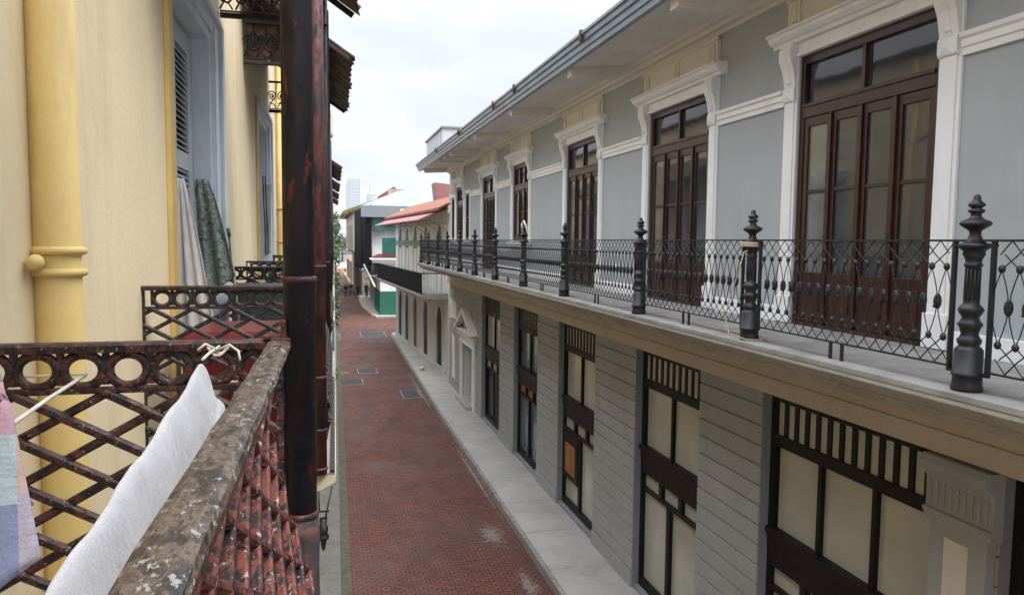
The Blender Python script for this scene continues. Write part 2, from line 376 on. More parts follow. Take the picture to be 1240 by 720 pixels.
# far pavement in front of the green and white corner house
mb = MB(); FK = [(4.35, 62.6), (4.2, 64), (3.75, 72), (3.95, 86), (4.0, 100), (4.15, 152)]
mb.prof(FK + [(14, 152), (30, 62.6)], -.01, .13, 'z'); tag(mb.build('far_pavement', 'concrete'), kind='structure')
mb = MB()
for (xa, ya), (xb, yb) in zip(FK[1:-1], FK[2:]):
    mb.loft([[(xa - .1, ya, -.01), (xa + .04, ya, -.01), (xa + .04, ya, .134), (xa - .1, ya, .134)], [(xb - .1, yb, -.01), (xb + .04, yb, -.01), (xb + .04, yb, .134), (xb - .1, yb, .134)]])
tag(mb.build('yellow_kerb', 'yellowline'), kind='structure'); mb = MB()
mb.loft([[(4.3, 62.5, -.01), (4.3, 62.66, -.01), (4.3, 62.66, .134), (4.3, 62.5, .134)], [(30, 62.5, -.01), (30, 62.66, -.01), (30, 62.66, .134), (30, 62.5, .134)]])
tag(mb.build('far_kerb', 'kerb'), kind='structure')
# manhole covers and puddle
def cover(x0, x1, y0, y1, label):
    t = thing('manhole_cover', ((x0 + x1) / 2, (y0 + y1) / 2, 0), label, 'manhole cover', 'covers set in the brick street')
    m_ = MB(); m_.box(x0, x1, y0, y1, -.01, .008); m_.build('frame', 'kerb', t)
    m_ = MB(); m_.box(x0 + .05, x1 - .05, y0 + .08, y1 - .08, .009, .014)
    m_.build('plate', 'manhole', t)
cover(.62, 1.78, 33.8, 35.3, 'wide dark grey cover in the brick street, nearest the left edge')
cover(1.65, 2.62, 36.6, 38.2, 'smaller grey cover just beyond the wide one in the brick street')
cover(3.2, 3.98, 30.4, 32.2, 'dark cover beside the right kerb, opposite the small pedimented doorway')
cover(2.5, 4.2, 50.3, 53.4, 'grey cover in the street at the far end of the right pavement')
mb = MB(); a = [(1.0 + .33 * math.cos(t) * (1 + .25 * math.sin(3 * t)), 52 + 3.0 * math.sin(t) * (1 + .15 * math.cos(4 * t))) for t in [2 * math.pi * i / 28 for i in range(28)]]
mb.add([(x, y, .006) for x, y in a], [tuple(range(28))]); tag(mb.build('puddle', 'water'), kind='structure')

# ------------------------------------------------------------ right: the grey-blue balcony house
G = thing('balcony_house', (5.5, 14, .14), 'long grey-blue two-storey house with white trim and a black iron balcony on the right', 'building')
YE, YN = 32.85, -6.0
upD = [(5.75, 7.85), (9.93, 12.0), (14.42, 16.48)]
win4 = (19.72, 21.45); d5 = (23.75, 25.75); tri = [(28.15, 28.97), (29.42, 31.0), (31.42, 32.2)]
ops = [(a, b, 5.5, 8.70) for a, b in upD] + [(win4[0], win4[1], 6.55, 8.70), (d5[0], d5[1], 5.5, 8.70), (tri[0][0], tri[0][1], 6.55, 8.35), (tri[1][0], tri[1][1], 6.55, 8.7), (tri[2][0], tri[2][1], 6.55, 8.35)]
mb = MB(); wall(mb, 5.5, 5.85, YN, YE, 5.3, 9.7, ops)
mb.box(5.85, 12, YE - .3, YE, 5.3, 9.7); mb.box(5.85, 12, YN, YN + .3, 5.3, 9.7)
mb.build('upper_wall', 'greyblue', G)
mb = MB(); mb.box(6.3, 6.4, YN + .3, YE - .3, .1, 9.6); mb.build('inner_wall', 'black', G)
lowO = [(1.6, 4.88, .2, 4.62), (5.52, 8.38, .2, 4.62), (10.02, 12.38, .2, 4.62), (14.46, 16.93, .2, 4.62), (18.73, 21.25, .2, 4.62), (23.07, 25.85, .2, 4.62), (27.25, 29.35, .2, 2.42)]
# rusticated piers: courses with recessed joints
mb = MB(); wall(mb, 5.53, 5.95, YN, YE, .05, 5.3, [o for o in lowO])
mb.build('pier_core', 'rendercol', G)
zc = [.14, .45] + [.71 + .265 * i for i in range(16)]
ys = [YN] + [v for o in lowO for v in o[:2]] + [YE]
for i in range(0, len(ys), 2):
    mb = MB()
    for a, b in zip(zc[:-1], zc[1:]):
        b = min(b, 4.66)
        if b - a < .05: continue
        mb.box(5.50, 5.528, ys[i] + .003, ys[i + 1] - .003, a + .009, b - .010)
    mb.build('lower_wall', 'render', G, bevel=.006)
mb = MB(); mb.box(5.50, 5.528, 27.25, 29.35, 2.43, 4.64); mb.build('lower_wall', 'render', G)
for a, b in ((YN, 1.6), (8.38, 10.02), (12.38, 14.46), (16.93, 18.73), (21.25, 23.07), (25.85, 26.84), (29.76, YE)):
    mb = MB(); mb.box(5.475, 5.53, a + .002, b - .002, .13, .44); mb.build('plinth', 'render', G, bevel=.006)
# beam under the balcony
mb = MB(); mb.box(5.38, 5.54, YN, YE, 4.64, 4.845); mb.box(5.395, 5.54, YN, YE, 4.845, 4.862); mb.box(5.385, 5.54, YN, YE, 4.862, 5.30)
mb.build('beam', 'beam', G, bevel=.004)
for y0, y1 in ((5.9, 6.4), (10.6, 11.1), (13.3, 13.75)):
    mb = MB(); mb.box(5.380, 5.385, y0, y1, 4.93, 5.06); mb.build('patch', 'beampatch', G)
# balcony slab and edge mouldings
mb = MB()
mb.prof([(5.53, 5.30), (4.16, 5.30), (4.14, 5.36), (4.07, 5.39), (4.05, 5.43), (3.99, 5.445), (3.97, 5.47), (3.97, 5.50), (5.53, 5.50)], YN, 32.3)
bal = mb.build('balcony', 'edge', G)
mb = MB(); mb.box(3.965, 5.49, YN, 32.33, 5.502, 5.55); mb.build('balcony_floor', 'stone', bal, bevel=.006)
for a, b in ((YN, 5.48), (8.12, 9.66), (12.27, 14.15), (16.75, 23.48), (26.02, 32.3)):
    mb = MB(); mb.box(5.455, 5.5, a, b, 5.55, 5.74); mb.build('skirting', 'white', G, bevel=.004)
# white band, cornice, soffit, gutter
for a, b in ((YN, 5.49), (8.11, 9.67), (12.26, 14.16), (16.74, 19.46), (21.71, 23.49), (26.01, 27.9), (32.45, YE)):
    mb = MB(); mb.prof([(5.5, 8.17), (5.465, 8.17), (5.465, 8.235), (5.445, 8.24), (5.445, 8.30), (5.42, 8.32), (5.415, 8.36), (5.5, 8.36)], a, b); mb.build('string_course', 'white', G)
mb = MB()
mb.prof([(5.5, 9.44), (5.46, 9.44), (5.44, 9.48), (5.36, 9.49), (5.33, 9.53), (5.25, 9.54), (5.22, 9.57), (5.10, 9.58), (5.08, 9.605), (5.5, 9.605)], YN, YE)
mb.build('cornice', 'cream', G)
mb = MB(); mb.prof([(5.5, 9.607), (4.1, 9.50), (4.1, 9.60), (5.5, 9.70)], YN, 32.4); 
for y in [YN + 1.2 * i for i in range(32)]: pass
mb.build('soffit', 'soffit', G)
gm = MB(); gm.prof([(4.13, 9.46), (4.06, 9.47), (4.05, 9.54), (4.02, 9.55), (4.01, 9.62), (3.975, 9.64), (3.965, 9.70), (3.93, 9.72), (3.93, 9.76), (4.13, 9.76)], YN, 32.45)
gut = gm.build('gutter', 'gutter', G)
for y in (11.2, 15.4, 17.4, 22.0, 26.5, 7.0):
    mb = MB(); mb.box(3.915, 3.96, y, y + .07, 9.62, 9.79); mb.build('bracket', 'rustroof', gut)
mb = MB(); mb.prof([(3.96, 9.763), (4.0, 9.80), (9.0, 11.6), (12.2, 10.6), (12.2, 9.70), (5.6, 9.72), (4.12, 9.763)], YN, 32.4); mb.build('roof', 'tile', G)
for y in (.2, 4.4, 8.57, 12.57, 16.72, 20.88, 24.97, 26.3, 27.5, 31.6):
    mb = MB(); mb.prof([(5.2, 9.59), (5.12, 9.40), (4.28, 9.35), (4.2, 9.36), (4.2, 9.52)], y - .11, y + .11); mb.build('corbel', 'soffit', G, bevel=.006)

def casing(parent, y0, y1, z0, full=True):
    W = .25
    m = MB()
    for a, b in ((y0 - W, y0), (y1, y1 + W)):
        m.box(5.468, 5.5, a, b, z0, 8.86); m.box(5.452, 5.468, a + .04, b - .05, z0, 8.2)
        if z0 < 5.6: m.box(5.435, 5.468, a - .015, b + .015, z0, z0 + .32)
    m.box(5.46, 5.5, y0, y1, 8.70, 8.86); m.box(5.452, 5.435, y0, y1, 8.70, 8.74)
    m.build('casing', 'white', parent, bevel=.004)
    m = MB(); m.prof([(5.5, 8.862), (5.41, 8.862), (5.395, 8.90), (5.365, 8.91), (5.325, 8.95), (5.315, 8.985), (5.285, 8.995), (5.285, 9.02), (5.5, 9.045)], y0 - .42, y1 + .42); m.build('cap', 'white', parent)
    m = MB(); m.box(5.455, 5.5, y0 - .22, y1 + .22, 9.046, 9.40); m.box(5.435, 5.455, y0 - .25, y1 + .25, 9.37, 9.425)
    for k in (0, .5, 1):
        yc = y0 - .05 + (y1 - y0 + .1) * k
        m.box(5.43, 5.455, yc - .09, yc + .09, 9.09, 9.34)
        m.ball((5.43, yc, 9.21), .06, 10, 6, (.5, .8, 1.5)); m.ball((5.43, yc, 9.29), .04, 8, 5, (.6, 1.6, .6)); m.ball((5.43, yc, 9.12), .035, 8, 5, (.6, 1.4, .6))
    m.build('frieze_panel', 'cream', parent)
    for a, b in ((y0 - W + .02, y0 - .01), (y1 + .01, y1 + W - .02)):
        m = MB(); c = (a + b) / 2
        pr = [(5.44, 8.19), (5.40, 8.19), (5.37, 8.22), (5.37, 8.34), (5.395, 8.37), (5.385, 8.42), (5.36, 8.50), (5.33, 8.58), (5.27, 8.66), (5.245, 8.74), (5.25, 8.80), (5.28, 8.835), (5.26, 8.862), (5.44, 8.862)]
        pr = [(5.47 + (p[0] - 5.44) * .62, p[1]) for p in pr]
        m.prof(pr, a, b)
        m.prof([(p[0] - .010, p[1]) for p in pr[4:12]] + [(5.45, 8.82), (5.45, 8.38)], c - .035, c + .035)
        m.loft([[(5.427, a + .02, 8.20), (5.427, b - .02, 8.20), (5.427, b - .02, 8.34), (5.427, a + .02, 8.34)], [(5.40, c - .005, 8.265), (5.40, c + .005, 8.265), (5.40, c + .005, 8.275), (5.40, c - .005, 8.275)]])
        m.ball((5.362, c, 8.77), .04, 10, 6, (1, 1.4, 1)); m.ball((5.432, c, 8.42), .03, 8, 5, (1, 1.6, 1))
        m.build('console', 'white', parent, bevel=.003)
def french_door(y0, y1, z0=5.56, label=None, leaves=4, window=False, ln='door'):
    P = G
    m = MB(); X0, X1 = 5.515, 5.63
    m.box(X0, X1, y0, y0 + .075, z0, 8.70); m.box(X0, X1, y1 - .075, y1, z0, 8.70)
    m.box(X0 - .002, X1, y0 + .075, y1 - .075, 8.60, 8.70); m.box(X0 - .002, X1, y0 + .075, y1 - .075, 7.98, 8.14)
    n = 3 if window else 2
    a, b = y0 + .075, y1 - .075
    for k in range(1, n): yk = a + (b - a) * k / n; m.box(X0, X1, yk - .025, yk + .025, 8.14, 8.60)
    m.box(X0 - .02, X1, a, b, 8.10, 8.14)
    m.box(X0 - .03, X1, a, b, z0 - .03, z0 + .03)
    D = m.build('window' if window else 'french_door', 'wood', P, bevel=.004)
    if label: D['label'] = label
    m = MB()
    for k in range(n): m.box(X0 + .05, X0 + .06, a + (b - a) * k / n + .026, a + (b - a) * (k + 1) / n - .026, 8.141, 8.599)
    m.build('transom_glass', 'glass', D)
    n = leaves
    for k in range(n):
        la, lb = a + (b - a) * k / n, a + (b - a) * (k + 1) / n
        m = MB(); zb, zt, zm = z0 + .035, 7.975, 7.12 if not window else 7.35
        st = .075
        m.box(X0 + .015, X0 + .065, la + .003, la + st, zb, zt); m.box(X0 + .015, X0 + .065, lb - st, lb - .003, zb, zt)
        m.box(X0 + .016, X0 + .064, la + st, lb - st, zt - .10, zt); m.box(X0 + .022, X0 + .060, la + st, lb - st, zm - .02, zm + .02)
        pb = z0 + .62 if not window else z0 + .1
        m.box(X0 + .016, X0 + .064, la + st, lb - st, zb, pb)
        if not window: m.box(X0 + .006, X0 + .016, la + st + .02, lb - st - .02, zb + .14, pb - .12)
        m.box(X0 - .012, X0 + .014, lb - .02, lb + .02, zb, zt) if k < n - 1 else None
        m.build('door_leaf' if not window else 'sash', 'wood', D, bevel=.003)
        m = MB(); m.box(X0 + .04, X0 + .046, la + st, lb - st, pb, zt - .10)
        m.build('glass', 'curtain' if k == leaves - 1 else 'glass', D)
    casing(D, y0, y1, z0 if not window else z0 - .12)
    if window:
        m = MB(); m.box(5.36, 5.52, y0 - .32, y1 + .32, z0 - .18, z0 - .1); m.box(5.40, 5.5, y0 - .28, y1 + .28, z0 - .24, z0 - .18); m.build('sill', 'white', D, bevel=.004)
    return D
for i, (a, b) in enumerate(upD): french_door(a, b)
french_door(win4[0], win4[1], 6.6, window=True, leaves=3)
french_door(d5[0], d5[1])
D = french_door(tri[1][0], tri[1][1], 6.6, window=True, leaves=3)
for a, b in (tri[0], tri[2]):
    m = MB(); m.box(5.51, 5.60, a, a + .07, 6.56, 8.34); m.box(5.51, 5.60, b - .07, b, 6.56, 8.34); m.box(5.51, 5.60, a + .07, b - .07, 8.26, 8.34); m.box(5.51, 5.60, a + .07, b - .07, 6.56, 6.66); m.box(5.52, 5.59, (a + b) / 2 - .02, (a + b) / 2 + .02, 6.66, 8.26); m.box(5.525, 5.585, a + .07, b - .07, 7.4, 7.44)
    d2 = m.build('side_window', 'wood', G)
    m = MB(); m.box(5.545, 5.555, a + .07, b - .07, 6.66, 8.26); m.build('glass', 'glass', d2)
    m = MB(); m.box(5.468, 5.5, a - .13, a - .001, 6.42, 8.47); m.box(5.468, 5.5, b + .001, b + .13, 6.42, 8.47); m.box(5.46, 5.5, a, b, 8.35, 8.47); m.box(5.40, 5.5, a - .16, b + .16, 6.44, 6.54); m.build('casing', 'white', d2)

# ground floor shop windows
def shopfront(y0, y1, wide=False, door=False, variant=0):
    m = MB(); X = 5.64
    w_ = .09
    m.box(X, X + .12, y0, y0 + w_, .2, 4.62); m.box(X, X + .12, y1 - w_, y1, .2, 4.62)
    a, b = y0 + w_, y1 - w_
    m.box(X - .002, X + .12, a, b, 4.50, 4.62); m.box(X - .002, X + .12, a, b, 3.92, 4.07)
    m.box(X - .03, X + .12, a - .05, b + .05, 2.60, 2.76); m.box(X - .06, X + .12, a - .06, b + .06, 2.76, 2.84); m.box(X - .002, X + .12, a, b, 2.34, 2.60)
    m.box(X - .002, X + .12, a, b, .2, .36)
    n = 3 if wide else 2
    for k in range(1, n): yk = a + (b - a) * k / n; m.box(X + .01, X + .12, yk - .035, yk + .035, 2.84, 3.92)
    m.box(X - .002, X + .12, a, b, 2.02, 2.08)
    for k in range(1, 4 if wide else 3): yk = a + (b - a) * k / (4 if wide else 3); m.box(X, X + .12, yk - .06, yk + .06, 2.08, 2.34)
    yk = a + (b - a) * .52
    m.box(X - .001, X + .12, yk - .06, yk + .06, .36, 2.02)
    ns = int((b - a) / .2)
    for k in range(ns + 1):
        y = a + (b - a) * k / ns; m.box(X + .01, X + .08, max(a, y - .04), min(b, y + .04), 4.07, 4.50)
    F = m.build('shop_window', 'darkwood', G, bevel=.004)
    m = MB(); m.box(X + .03, X + .036, a, b, 4.07, 4.5); m.build('slat_backing', 'paper', F)
    for k in range(n):
        m = MB(); m.box(X + .07, X + .08, a + (b - a) * k / n + .03, a + (b - a) * (k + 1) / n - .03, 2.84, 3.92); m.build('glass', 'blueglass' if variant == 2 else 'paper', F)
    for p, q in ((a, yk - .06), (yk + .06, b)):
        if door and p > a + .2: continue
        m = MB(); m.box(X + .07, X + .08, p, q, .36, 2.02); m.build('glass', 'blueglass' if variant == 2 else ('paper' if variant < 3 else 'glass'), F)
    m = MB(); m.box(X + .07, X + .08, a, b, 2.08, 2.34); m.build('small_glass', 'amber' if variant == 2 else 'paper', F)
    if door:
        m = MB(); m.box(X + .03, X + .08, a, yk - .06, .36, 2.02)
        for i in range(5): m.box(X + .015, X + .03, a + .08, yk - .14, .45 + i * .31, .70 + i * .31)
        m.build('panelled_door', 'darkwood', F)
    if variant == 1:
        m = MB(); m.box(X - .02, X + .06, yk + .06, b, .9, 2.02); m.build('door_leaf', 'darkwood', F, bevel=.004)
        m = MB(); m.box(X - .03, X - .02, yk + .22, b - .2, 1.05, 1.75); m.ball((X - .03, (yk + b) / 2 + .02, 1.4), .28, 10, 8, (.05, .7, 1.15)); m.build('carved_panel', 'amber', F)
    return F
shopfront(1.6, 4.88, True)
shopfront(5.52, 8.38, True)
shopfront(10.02, 12.38)
shopfront(14.46, 16.93, variant=1)
shopfront(18.73, 21.25, variant=2)
shopfront(23.07, 25.85, door=True, variant=3)
# pilaster between the two widest shop windows
m = MB(); m.box(5.40, 5.5, 4.90, 5.50, .14, 4.02); m.box(5.385, 5.40, 4.96, 5.44, .5, .56)
m.prof([(5.5, 4.02), (5.37, 4.02), (5.37, 4.07), (5.35, 4.10), (5.35, 4.12), (5.39, 4.13), (5.39, 4.40), (5.36, 4.44), (5.33, 4.47), (5.30, 4.50), (5.30, 4.56), (5.33, 4.62), (5.5, 4.62)], 4.84, 5.56)
for k in range(9): m.box(5.375, 5.39, 4.89 + k * .075, 4.925 + k * .075, 4.16, 4.38)
P = m.build('pilaster', 'render', G, bevel=.006)
m = MB(); m.box(5.39, 5.4005, 5.08, 5.33, .7, 3.9); m.build('inset_panel', 'cream', P)
for y0, y1, z0, z1 in ((31.3, 32.1, .5, 2.5), (30.9, 32.7, 3.1, 4.0)):
    m = MB(); m.prof([(y0, z0), (y0 + .3, z0 + .1), (y1, z0), (y1 - .1, (z0 + z1) / 2), (y1, z1), (y0 + .15, z1 - .1), (y0 + .08, z1 - .4)], 5.49, 5.5, 'x'); m.build('bare_patch', 'plaster', G)
# portal
m = MB(); m.box(5.42, 5.5, 29.36, 29.75, .14, 2.75); m.box(5.42, 5.5, 26.85, 27.24, .14, 2.75); m.box(5.42, 5.5, 27.24, 29.36, 2.43, 2.75)
m.box(5.36, 5.5, 26.65, 29.95, 2.75, 2.92); m.box(5.40, 5.5, 26.75, 29.85, 2.45, 2.52)
P = m.build('doorway', 'plaster', G, bevel=.006)
m = MB()
m.prof([(26.7, 2.93), (29.9, 2.93), (29.9, 3.02), (26.7, 3.02)], 5.30, 5.5, 'x')
m.prof([(26.5, 3.02), (26.75, 3.02), (28.3, 3.72), (28.3, 3.92), (28.25, 3.92)], 5.22, 5.5, 'x'); m.prof([(30.1, 3.02), (29.85, 3.02), (28.3, 3.72), (28.3, 3.92), (28.35, 3.92)], 5.22, 5.5, 'x')
m.build('pediment', 'plaster', P)
m = MB(); m.box(5.9, 5.94, 27.25, 29.35, .2, 2.42); m.box(5.86, 5.9, 27.4, 28.2, .3, 2.3); m.build('door', 'darkwood', P)
m = MB(); m.box(5.535, 5.9, 29.30, 29.349, .2, 2.42); m.build('reveal', 'plaster', P)
m = MB(); m.box(5.2, 5.9, 27.1, 29.5, .14, .26); m.build('step', 'concrete', P)

# iron balcony railing: posts, panels, handrail
PY = [-4.0, -1.35, 1.3, 3.96, 6.55, 9.22, 12.42, 15.16, 17.82, 20.36, 22.67, 25.06, 27.24, 29.65, 31.96]
PX = 4.12
def post_mesh(y, sub):
    m = MB()
    pr = [(0, .093), (.02, .096), (.05, .09), (.10, .088), (.105, .097), (.125, .097), (.13, .088), (.28, .086), (.295, .075), (.31, .06), (.325, .07), (.35, .074), (.365, .06), (.39, .052), (.43, .062), (.455, .078), (.475, .06), (.50, .05), (.53, .068), (.555, .078), (.575, .066), (.59, .05), (.61, .048), (.84, .045), (.85, .055), (.862, .055), (.87, .046), (.90, .052), (.93, .068), (.945, .062), (.96, .075), (.975, .095), (.985, .097), (1.0, .095), (1.005, .07), (1.03, .045), (1.06, .034), (1.085, .036), (1.10, .055), (1.12, .085), (1.135, .095), (1.15, .085), (1.165, .05), (1.18, .034), (1.20, .03), (1.21, .045), (1.22, .05), (1.23, .045), (1.235, .028), (1.245, .04), (1.258, .052), (1.272, .045), (1.285, .028), (1.30, .022), (1.315, .024), (1.33, .008)]
    m.lathe((PX, y, 5.552), [(z * .965, r_) for z, r_ in pr], 18)
    for k in range(12):
        a = 2 * math.pi * k / 12
        m.tube([(PX + .046 * math.cos(a), y + .046 * math.sin(a), 6.15), (PX + .044 * math.cos(a), y + .044 * math.sin(a), 6.36)], .006, 4)
    m.box(PX - .012, PX + .012, y - .17, y + .17, 6.50, 6.515); m.box(PX - .012, PX + .012, y - .15, y + .15, 5.66, 5.685)
    return m
for i, y in enumerate(PY): post_mesh(y, bal).build('post', 'iron', bal)
def panel(y0, y1):
    m = MB(); n = max(6, round((y1 - y0) / .125)); s = (y1 - y0) / n
    zb, z1, z2, z3, zt = 5.70, 5.88, 6.12, 6.36, 6.54
    q = 4
    for i in range(-3, n + 4):
        for sg in (1, -1):
            x0 = y0 + (i + .5) * s
            pts = []
            K = [(zb, x0 - sg * s * 1.5), ((zb + z1) / 2, x0 - sg * s * .85), (z1, x0)]
            for t in range(1, 7):
                a = t / 6; K.append((z1 + (z3 - z1) * a, x0 + sg * s * .5 * math.sin(math.pi * a)))
            K += [((z3 + zt) / 2, x0 - sg * s * .85), (zt, x0 - sg * s * 1.5)]
            seg = []
            for z, y in K:
                if y0 <= y <= y1: seg.append((PX + sg * .003, y, z))
                else:
                    if len(seg) > 1: m.tube(seg, .005, q, cap=False)
                    seg = []
            if len(seg) > 1: m.tube(seg, .005, q, cap=False)
        if 0 <= i < n:
            y = y0 + (i + .5) * s
            for z in (z1, z3): m.ball((PX, y, z), .024, 6, 4, (.8, 1, 1.15))
        if 0 < i < n:
            y = y0 + i * s
            m.ball((PX, y, z2), .030, 8, 6, (.8, 1, 1.8))
            for k in range(5): m.ball((PX - .014, y + random.uniform(-.012, .012), z2 - .035 + .0175 * k), .012, 5, 3)
    m.box(PX - .011, PX + .011, y0 - .012, y1 + .012, zb - .012, zb)
    for y in (y0, y1): m.box(PX - .014, PX + .014, y - .012, y + .012, 5.66, 6.53)
    ym = (y0 + y1) / 2
    for y in (ym - .07, ym + .07): m.box(PX - .01, PX + .01, y - .012, y + .012, 5.552, zb - .012)
    return m
for a, b in zip(PY[2:-1], PY[3:]): panel(a + .15, b - .15).build('railing_panel', 'iron', bal)
m = MB(); m.box(PX - .016, PX + .016, PY[0], 31.9, 6.530, 6.545)
m.box(PX, 5.44, 31.95, 31.975, 6.528, 6.543); m.build('handrail', 'iron', bal)
# end return of the railing
m = MB()
for k in range(11): m.tube([(4.24 + k * .115, 31.96, 5.68), (4.24 + k * .115, 31.96, 6.53)], .007, 5)
m.box(4.14, 5.44, 31.95, 31.972, 5.67, 5.69); m.build('railing_panel', 'iron', bal)
# pale rope wound round the third post, and its tail on the floor
m = MB(); pts = []
for k in range(40):
    a = k * .5; pts.append((PX + .115 * math.cos(a), 6.55 + .115 * math.sin(a), 6.52 - .0012 * k))
pts += [(PX - .12, 6.50, 6.42), (PX - .12, 6.60, 6.2), (PX - .13, 6.72, 5.95), (PX - .15, 6.75, 5.75), (PX - .14, 6.7, 5.60), (PX - .10, 6.45, 5.565), (PX + .1, 6.40, 5.56), (PX + .28, 6.75, 5.56), (PX + .15, 7.0, 5.56), (PX + .12, 7.6, 5.56), (PX + .22, 8.3, 5.56), (PX + .12, 9.0, 5.56)]
m.tube(pts, .0075, 6); single(m, 'rope', 'rope', (PX, 6.55, 5.555), 'pale beige rope wound round the top of an iron balcony post', 'rope')
m = MB(); m.tube([(PX - .02, 15.16, 6.70), (PX - .03, 15.2, 6.86), (PX - .02, 15.1, 6.93), (PX, 14.98, 6.82), (PX, 14.9, 6.66)], [.035, .03, .02, .018, .012], 7)
single(m, 'rag', 'cordwhite', (PX, 15.16, 6.55), 'pale curled rag hooked over the top of a far iron balcony post', 'rag')
for (y, lab) in ((8.9, 'small white socket box low on the grey-blue wall between the two nearest doors'), (13.35, 'small white socket box low on the grey-blue wall, the farther one')):
    m = MB(); m.box(5.47, 5.5, y - .05, y + .05, 6.0, 6.09); m.box(5.465, 5.47, y - .03, y + .03, 6.02, 6.07); single(m, 'socket_box', 'white', (5.5, y, 6.0), lab, 'socket', 'socket boxes on the balcony wall', bevel=.004)

# ------------------------------------------------------------ metal-clad box on the roof behind
T = thing('rooftop_box', (5.4, 29.5, 9.8), 'pale blue metal-clad box rising above the far end of the long eave', 'rooftop structure')
m = MB(); m.box(4.32, 6.6, 27.4, 31.8, 9.78, 10.62); m.build('wall', 'boxsheet', T)
m = MB(); m.box(4.26, 6.66, 27.34, 31.86, 10.62, 10.68); m.build('roof_edge', 'sheet', T)
for k in range(7): m = MB(); m.box(4.31, 4.32, 27.95 + k * .55, 27.98 + k * .55, 9.85, 10.6); m.build('seam_or_gap_shade', 'sheet', T)

# ------------------------------------------------------------ right: white arcaded house beyond
def CX(y): return 5.80 - .0563 * (y - 33.6)      # its street wall runs slightly towards the street
CM = Matrix.Translation((5.80, 33.6, 0)) @ Matrix.Rotation(math.atan(.0563), 4, 'Z')   # local x: out of the wall (+ = into house), y along
C = thing('arcaded_house', (5.4, 42, 0), 'white arcaded house with black cloth on its balcony and a pink sheet awning', 'building')
def cl(y): return (y - 33.6) * 1.0016
arcs = [36.66, 40.2, 43.4, 46.3, 48.9]
def arched_wall(m, y0, y1, z0, z1, cs, hw, zb, zs, x0=0, x1=.3):
    """wall with round-headed openings, filled with strips above the arch"""
    y = y0
    for c in cs:
        if c - hw > y: m.box(x0, x1, y, c - hw, z0, z1)
        if zb > z0: m.box(x0, x1, c - hw, c + hw, z0, zb)
        n = 10
        for k in range(n):
            a0, a1 = math.pi * k / n, math.pi * (k + 1) / n
            ya, za, yb, zb_ = c - hw * math.cos(a0), zs + hw * 1.25 * math.sin(a0), c - hw * math.cos(a1), zs + hw * 1.25 * math.sin(a1)
            m.prof([(ya, za), (yb, zb_), (yb, z1), (ya, z1)], x0, x1, 'x')
        y = c + hw
    m.box(x0, x1, y, y1, z0, z1)
ls = [cl(a) for a in arcs]
m = MB(CM); arched_wall(m, .05, 17.2, 3.95, 8.3, ls, .48, 4.1, 6.7); m.box(.3, 6, 16.9, 17.2, 0, 8.6); m.build('upper_wall', 'plaster', C)
m = MB(CM); arched_wall(m, .05, 17.2, 0, 3.95, ls, .55, .15, 2.55); m.build('lower_wall', 'greyplaster', C)
for i, c in enumerate(ls):
    m = MB(CM); m.box(.03, .1, c - .48, c + .48, 4.1, 6.7); m.build('shutter', 'plaster', C)
    m = MB(CM)
    for k in range(8):
        a0, a1 = math.pi * k / 8, math.pi * (k + 1) / 8
        m.prof([(c - .48 * math.cos(a0), 6.7 + .60 * math.sin(a0)), (c - .48 * math.cos(a1), 6.7 + .60 * math.sin(a1)), (c, 6.7)], .01, .1, 'x')
    m.box(.0, .03, c - .48, c + .48, 6.05, 6.7); m.build('fanlight', 'greentrim', C)
    m = MB(CM)
    for sg in (-1, 1): m.box(-.012, .0, c + sg * .55 - .06, c + sg * .55 + .06, 4.05, 6.7)
    m.build('door_trim', 'teal', C)
    m = MB(CM); m.box(.03, .2, c - .55, c + .55, .15, 2.55)
    m.prof([(c - .55 * math.cos(math.pi * k / 8), 2.55 + .69 * math.sin(math.pi * k / 8)) for k in range(9)], .03, .2, 'x')
    m.build('door', ['black', 'darkwood', 'brown', 'darkwood', 'black'][i], C)
    m = MB(CM); m.box(-.015, 0, c - .70, c - .56, .12, 2.6); m.box(-.015, 0, c + .56, c + .70, .12, 2.6)
    m.build('pier_trim', 'teal' if i < 1 else 'greyplaster', C)
m = MB(CM); m.box(-.012, -.001, .0, 17.2, 6.18, 6.5); m.build('green_band', 'teal', C)
m = MB(CM); m.box(-.05, 0, .05, 17.2, .12, .32); m.build('plinth', 'greyplaster', C)
m = MB(CM); m.prof([(0, 3.72), (-1.22, 3.80), (-1.30, 3.88), (-1.30, 3.98), (0, 4.02)], 1.0, 17.0); m.build('balcony', 'edge', C)
bc = [o for o in C.children if o.name.startswith('balcony')][0]
m = MB(CM); m.box(-1.27, -1.245, 1.02, 17, 4.0, 4.95); m.build('black_cloth', 'net', bc)
m = MB(CM); m.box(-1.27, -1.22, 1.0, 17, 4.95, 4.99); m.box(-1.25, 0, 1.0, 1.05, 4.95, 5.0); m.build('handrail', 'iron', bc)
for k in range(11):
    m = MB(CM); m.lathe((-1.2 + k * .118, 1.03, 4.0), [(0, .025), (.1, .04), (.3, .03), (.5, .042), (.8, .02), (.95, .025)], 6); m.build('baluster', 'white', bc)
m = MB(CM); m.prof([(0, 8.0), (-1.45, 7.42), (-1.45, 7.47), (0, 8.12)], 1.0, 17.0); m.build('awning', 'pink', C)
m = MB(CM)
for k in range(9): m.bar((0, 1.3 + k * 1.9, 7.3), (-1.3, 1.3 + k * 1.9, 7.45), .03, .03, (0, 1, 0)); m.bar((0, 1.3 + k * 1.9, 6.95), (-.9, 1.3 + k * 1.9, 7.5), .02, .02, (0, 1, 0))
m.box(-.9, -.86, 1.0, 17, 7.44, 7.48); m.build('awning_frame', 'metalgrey', C)
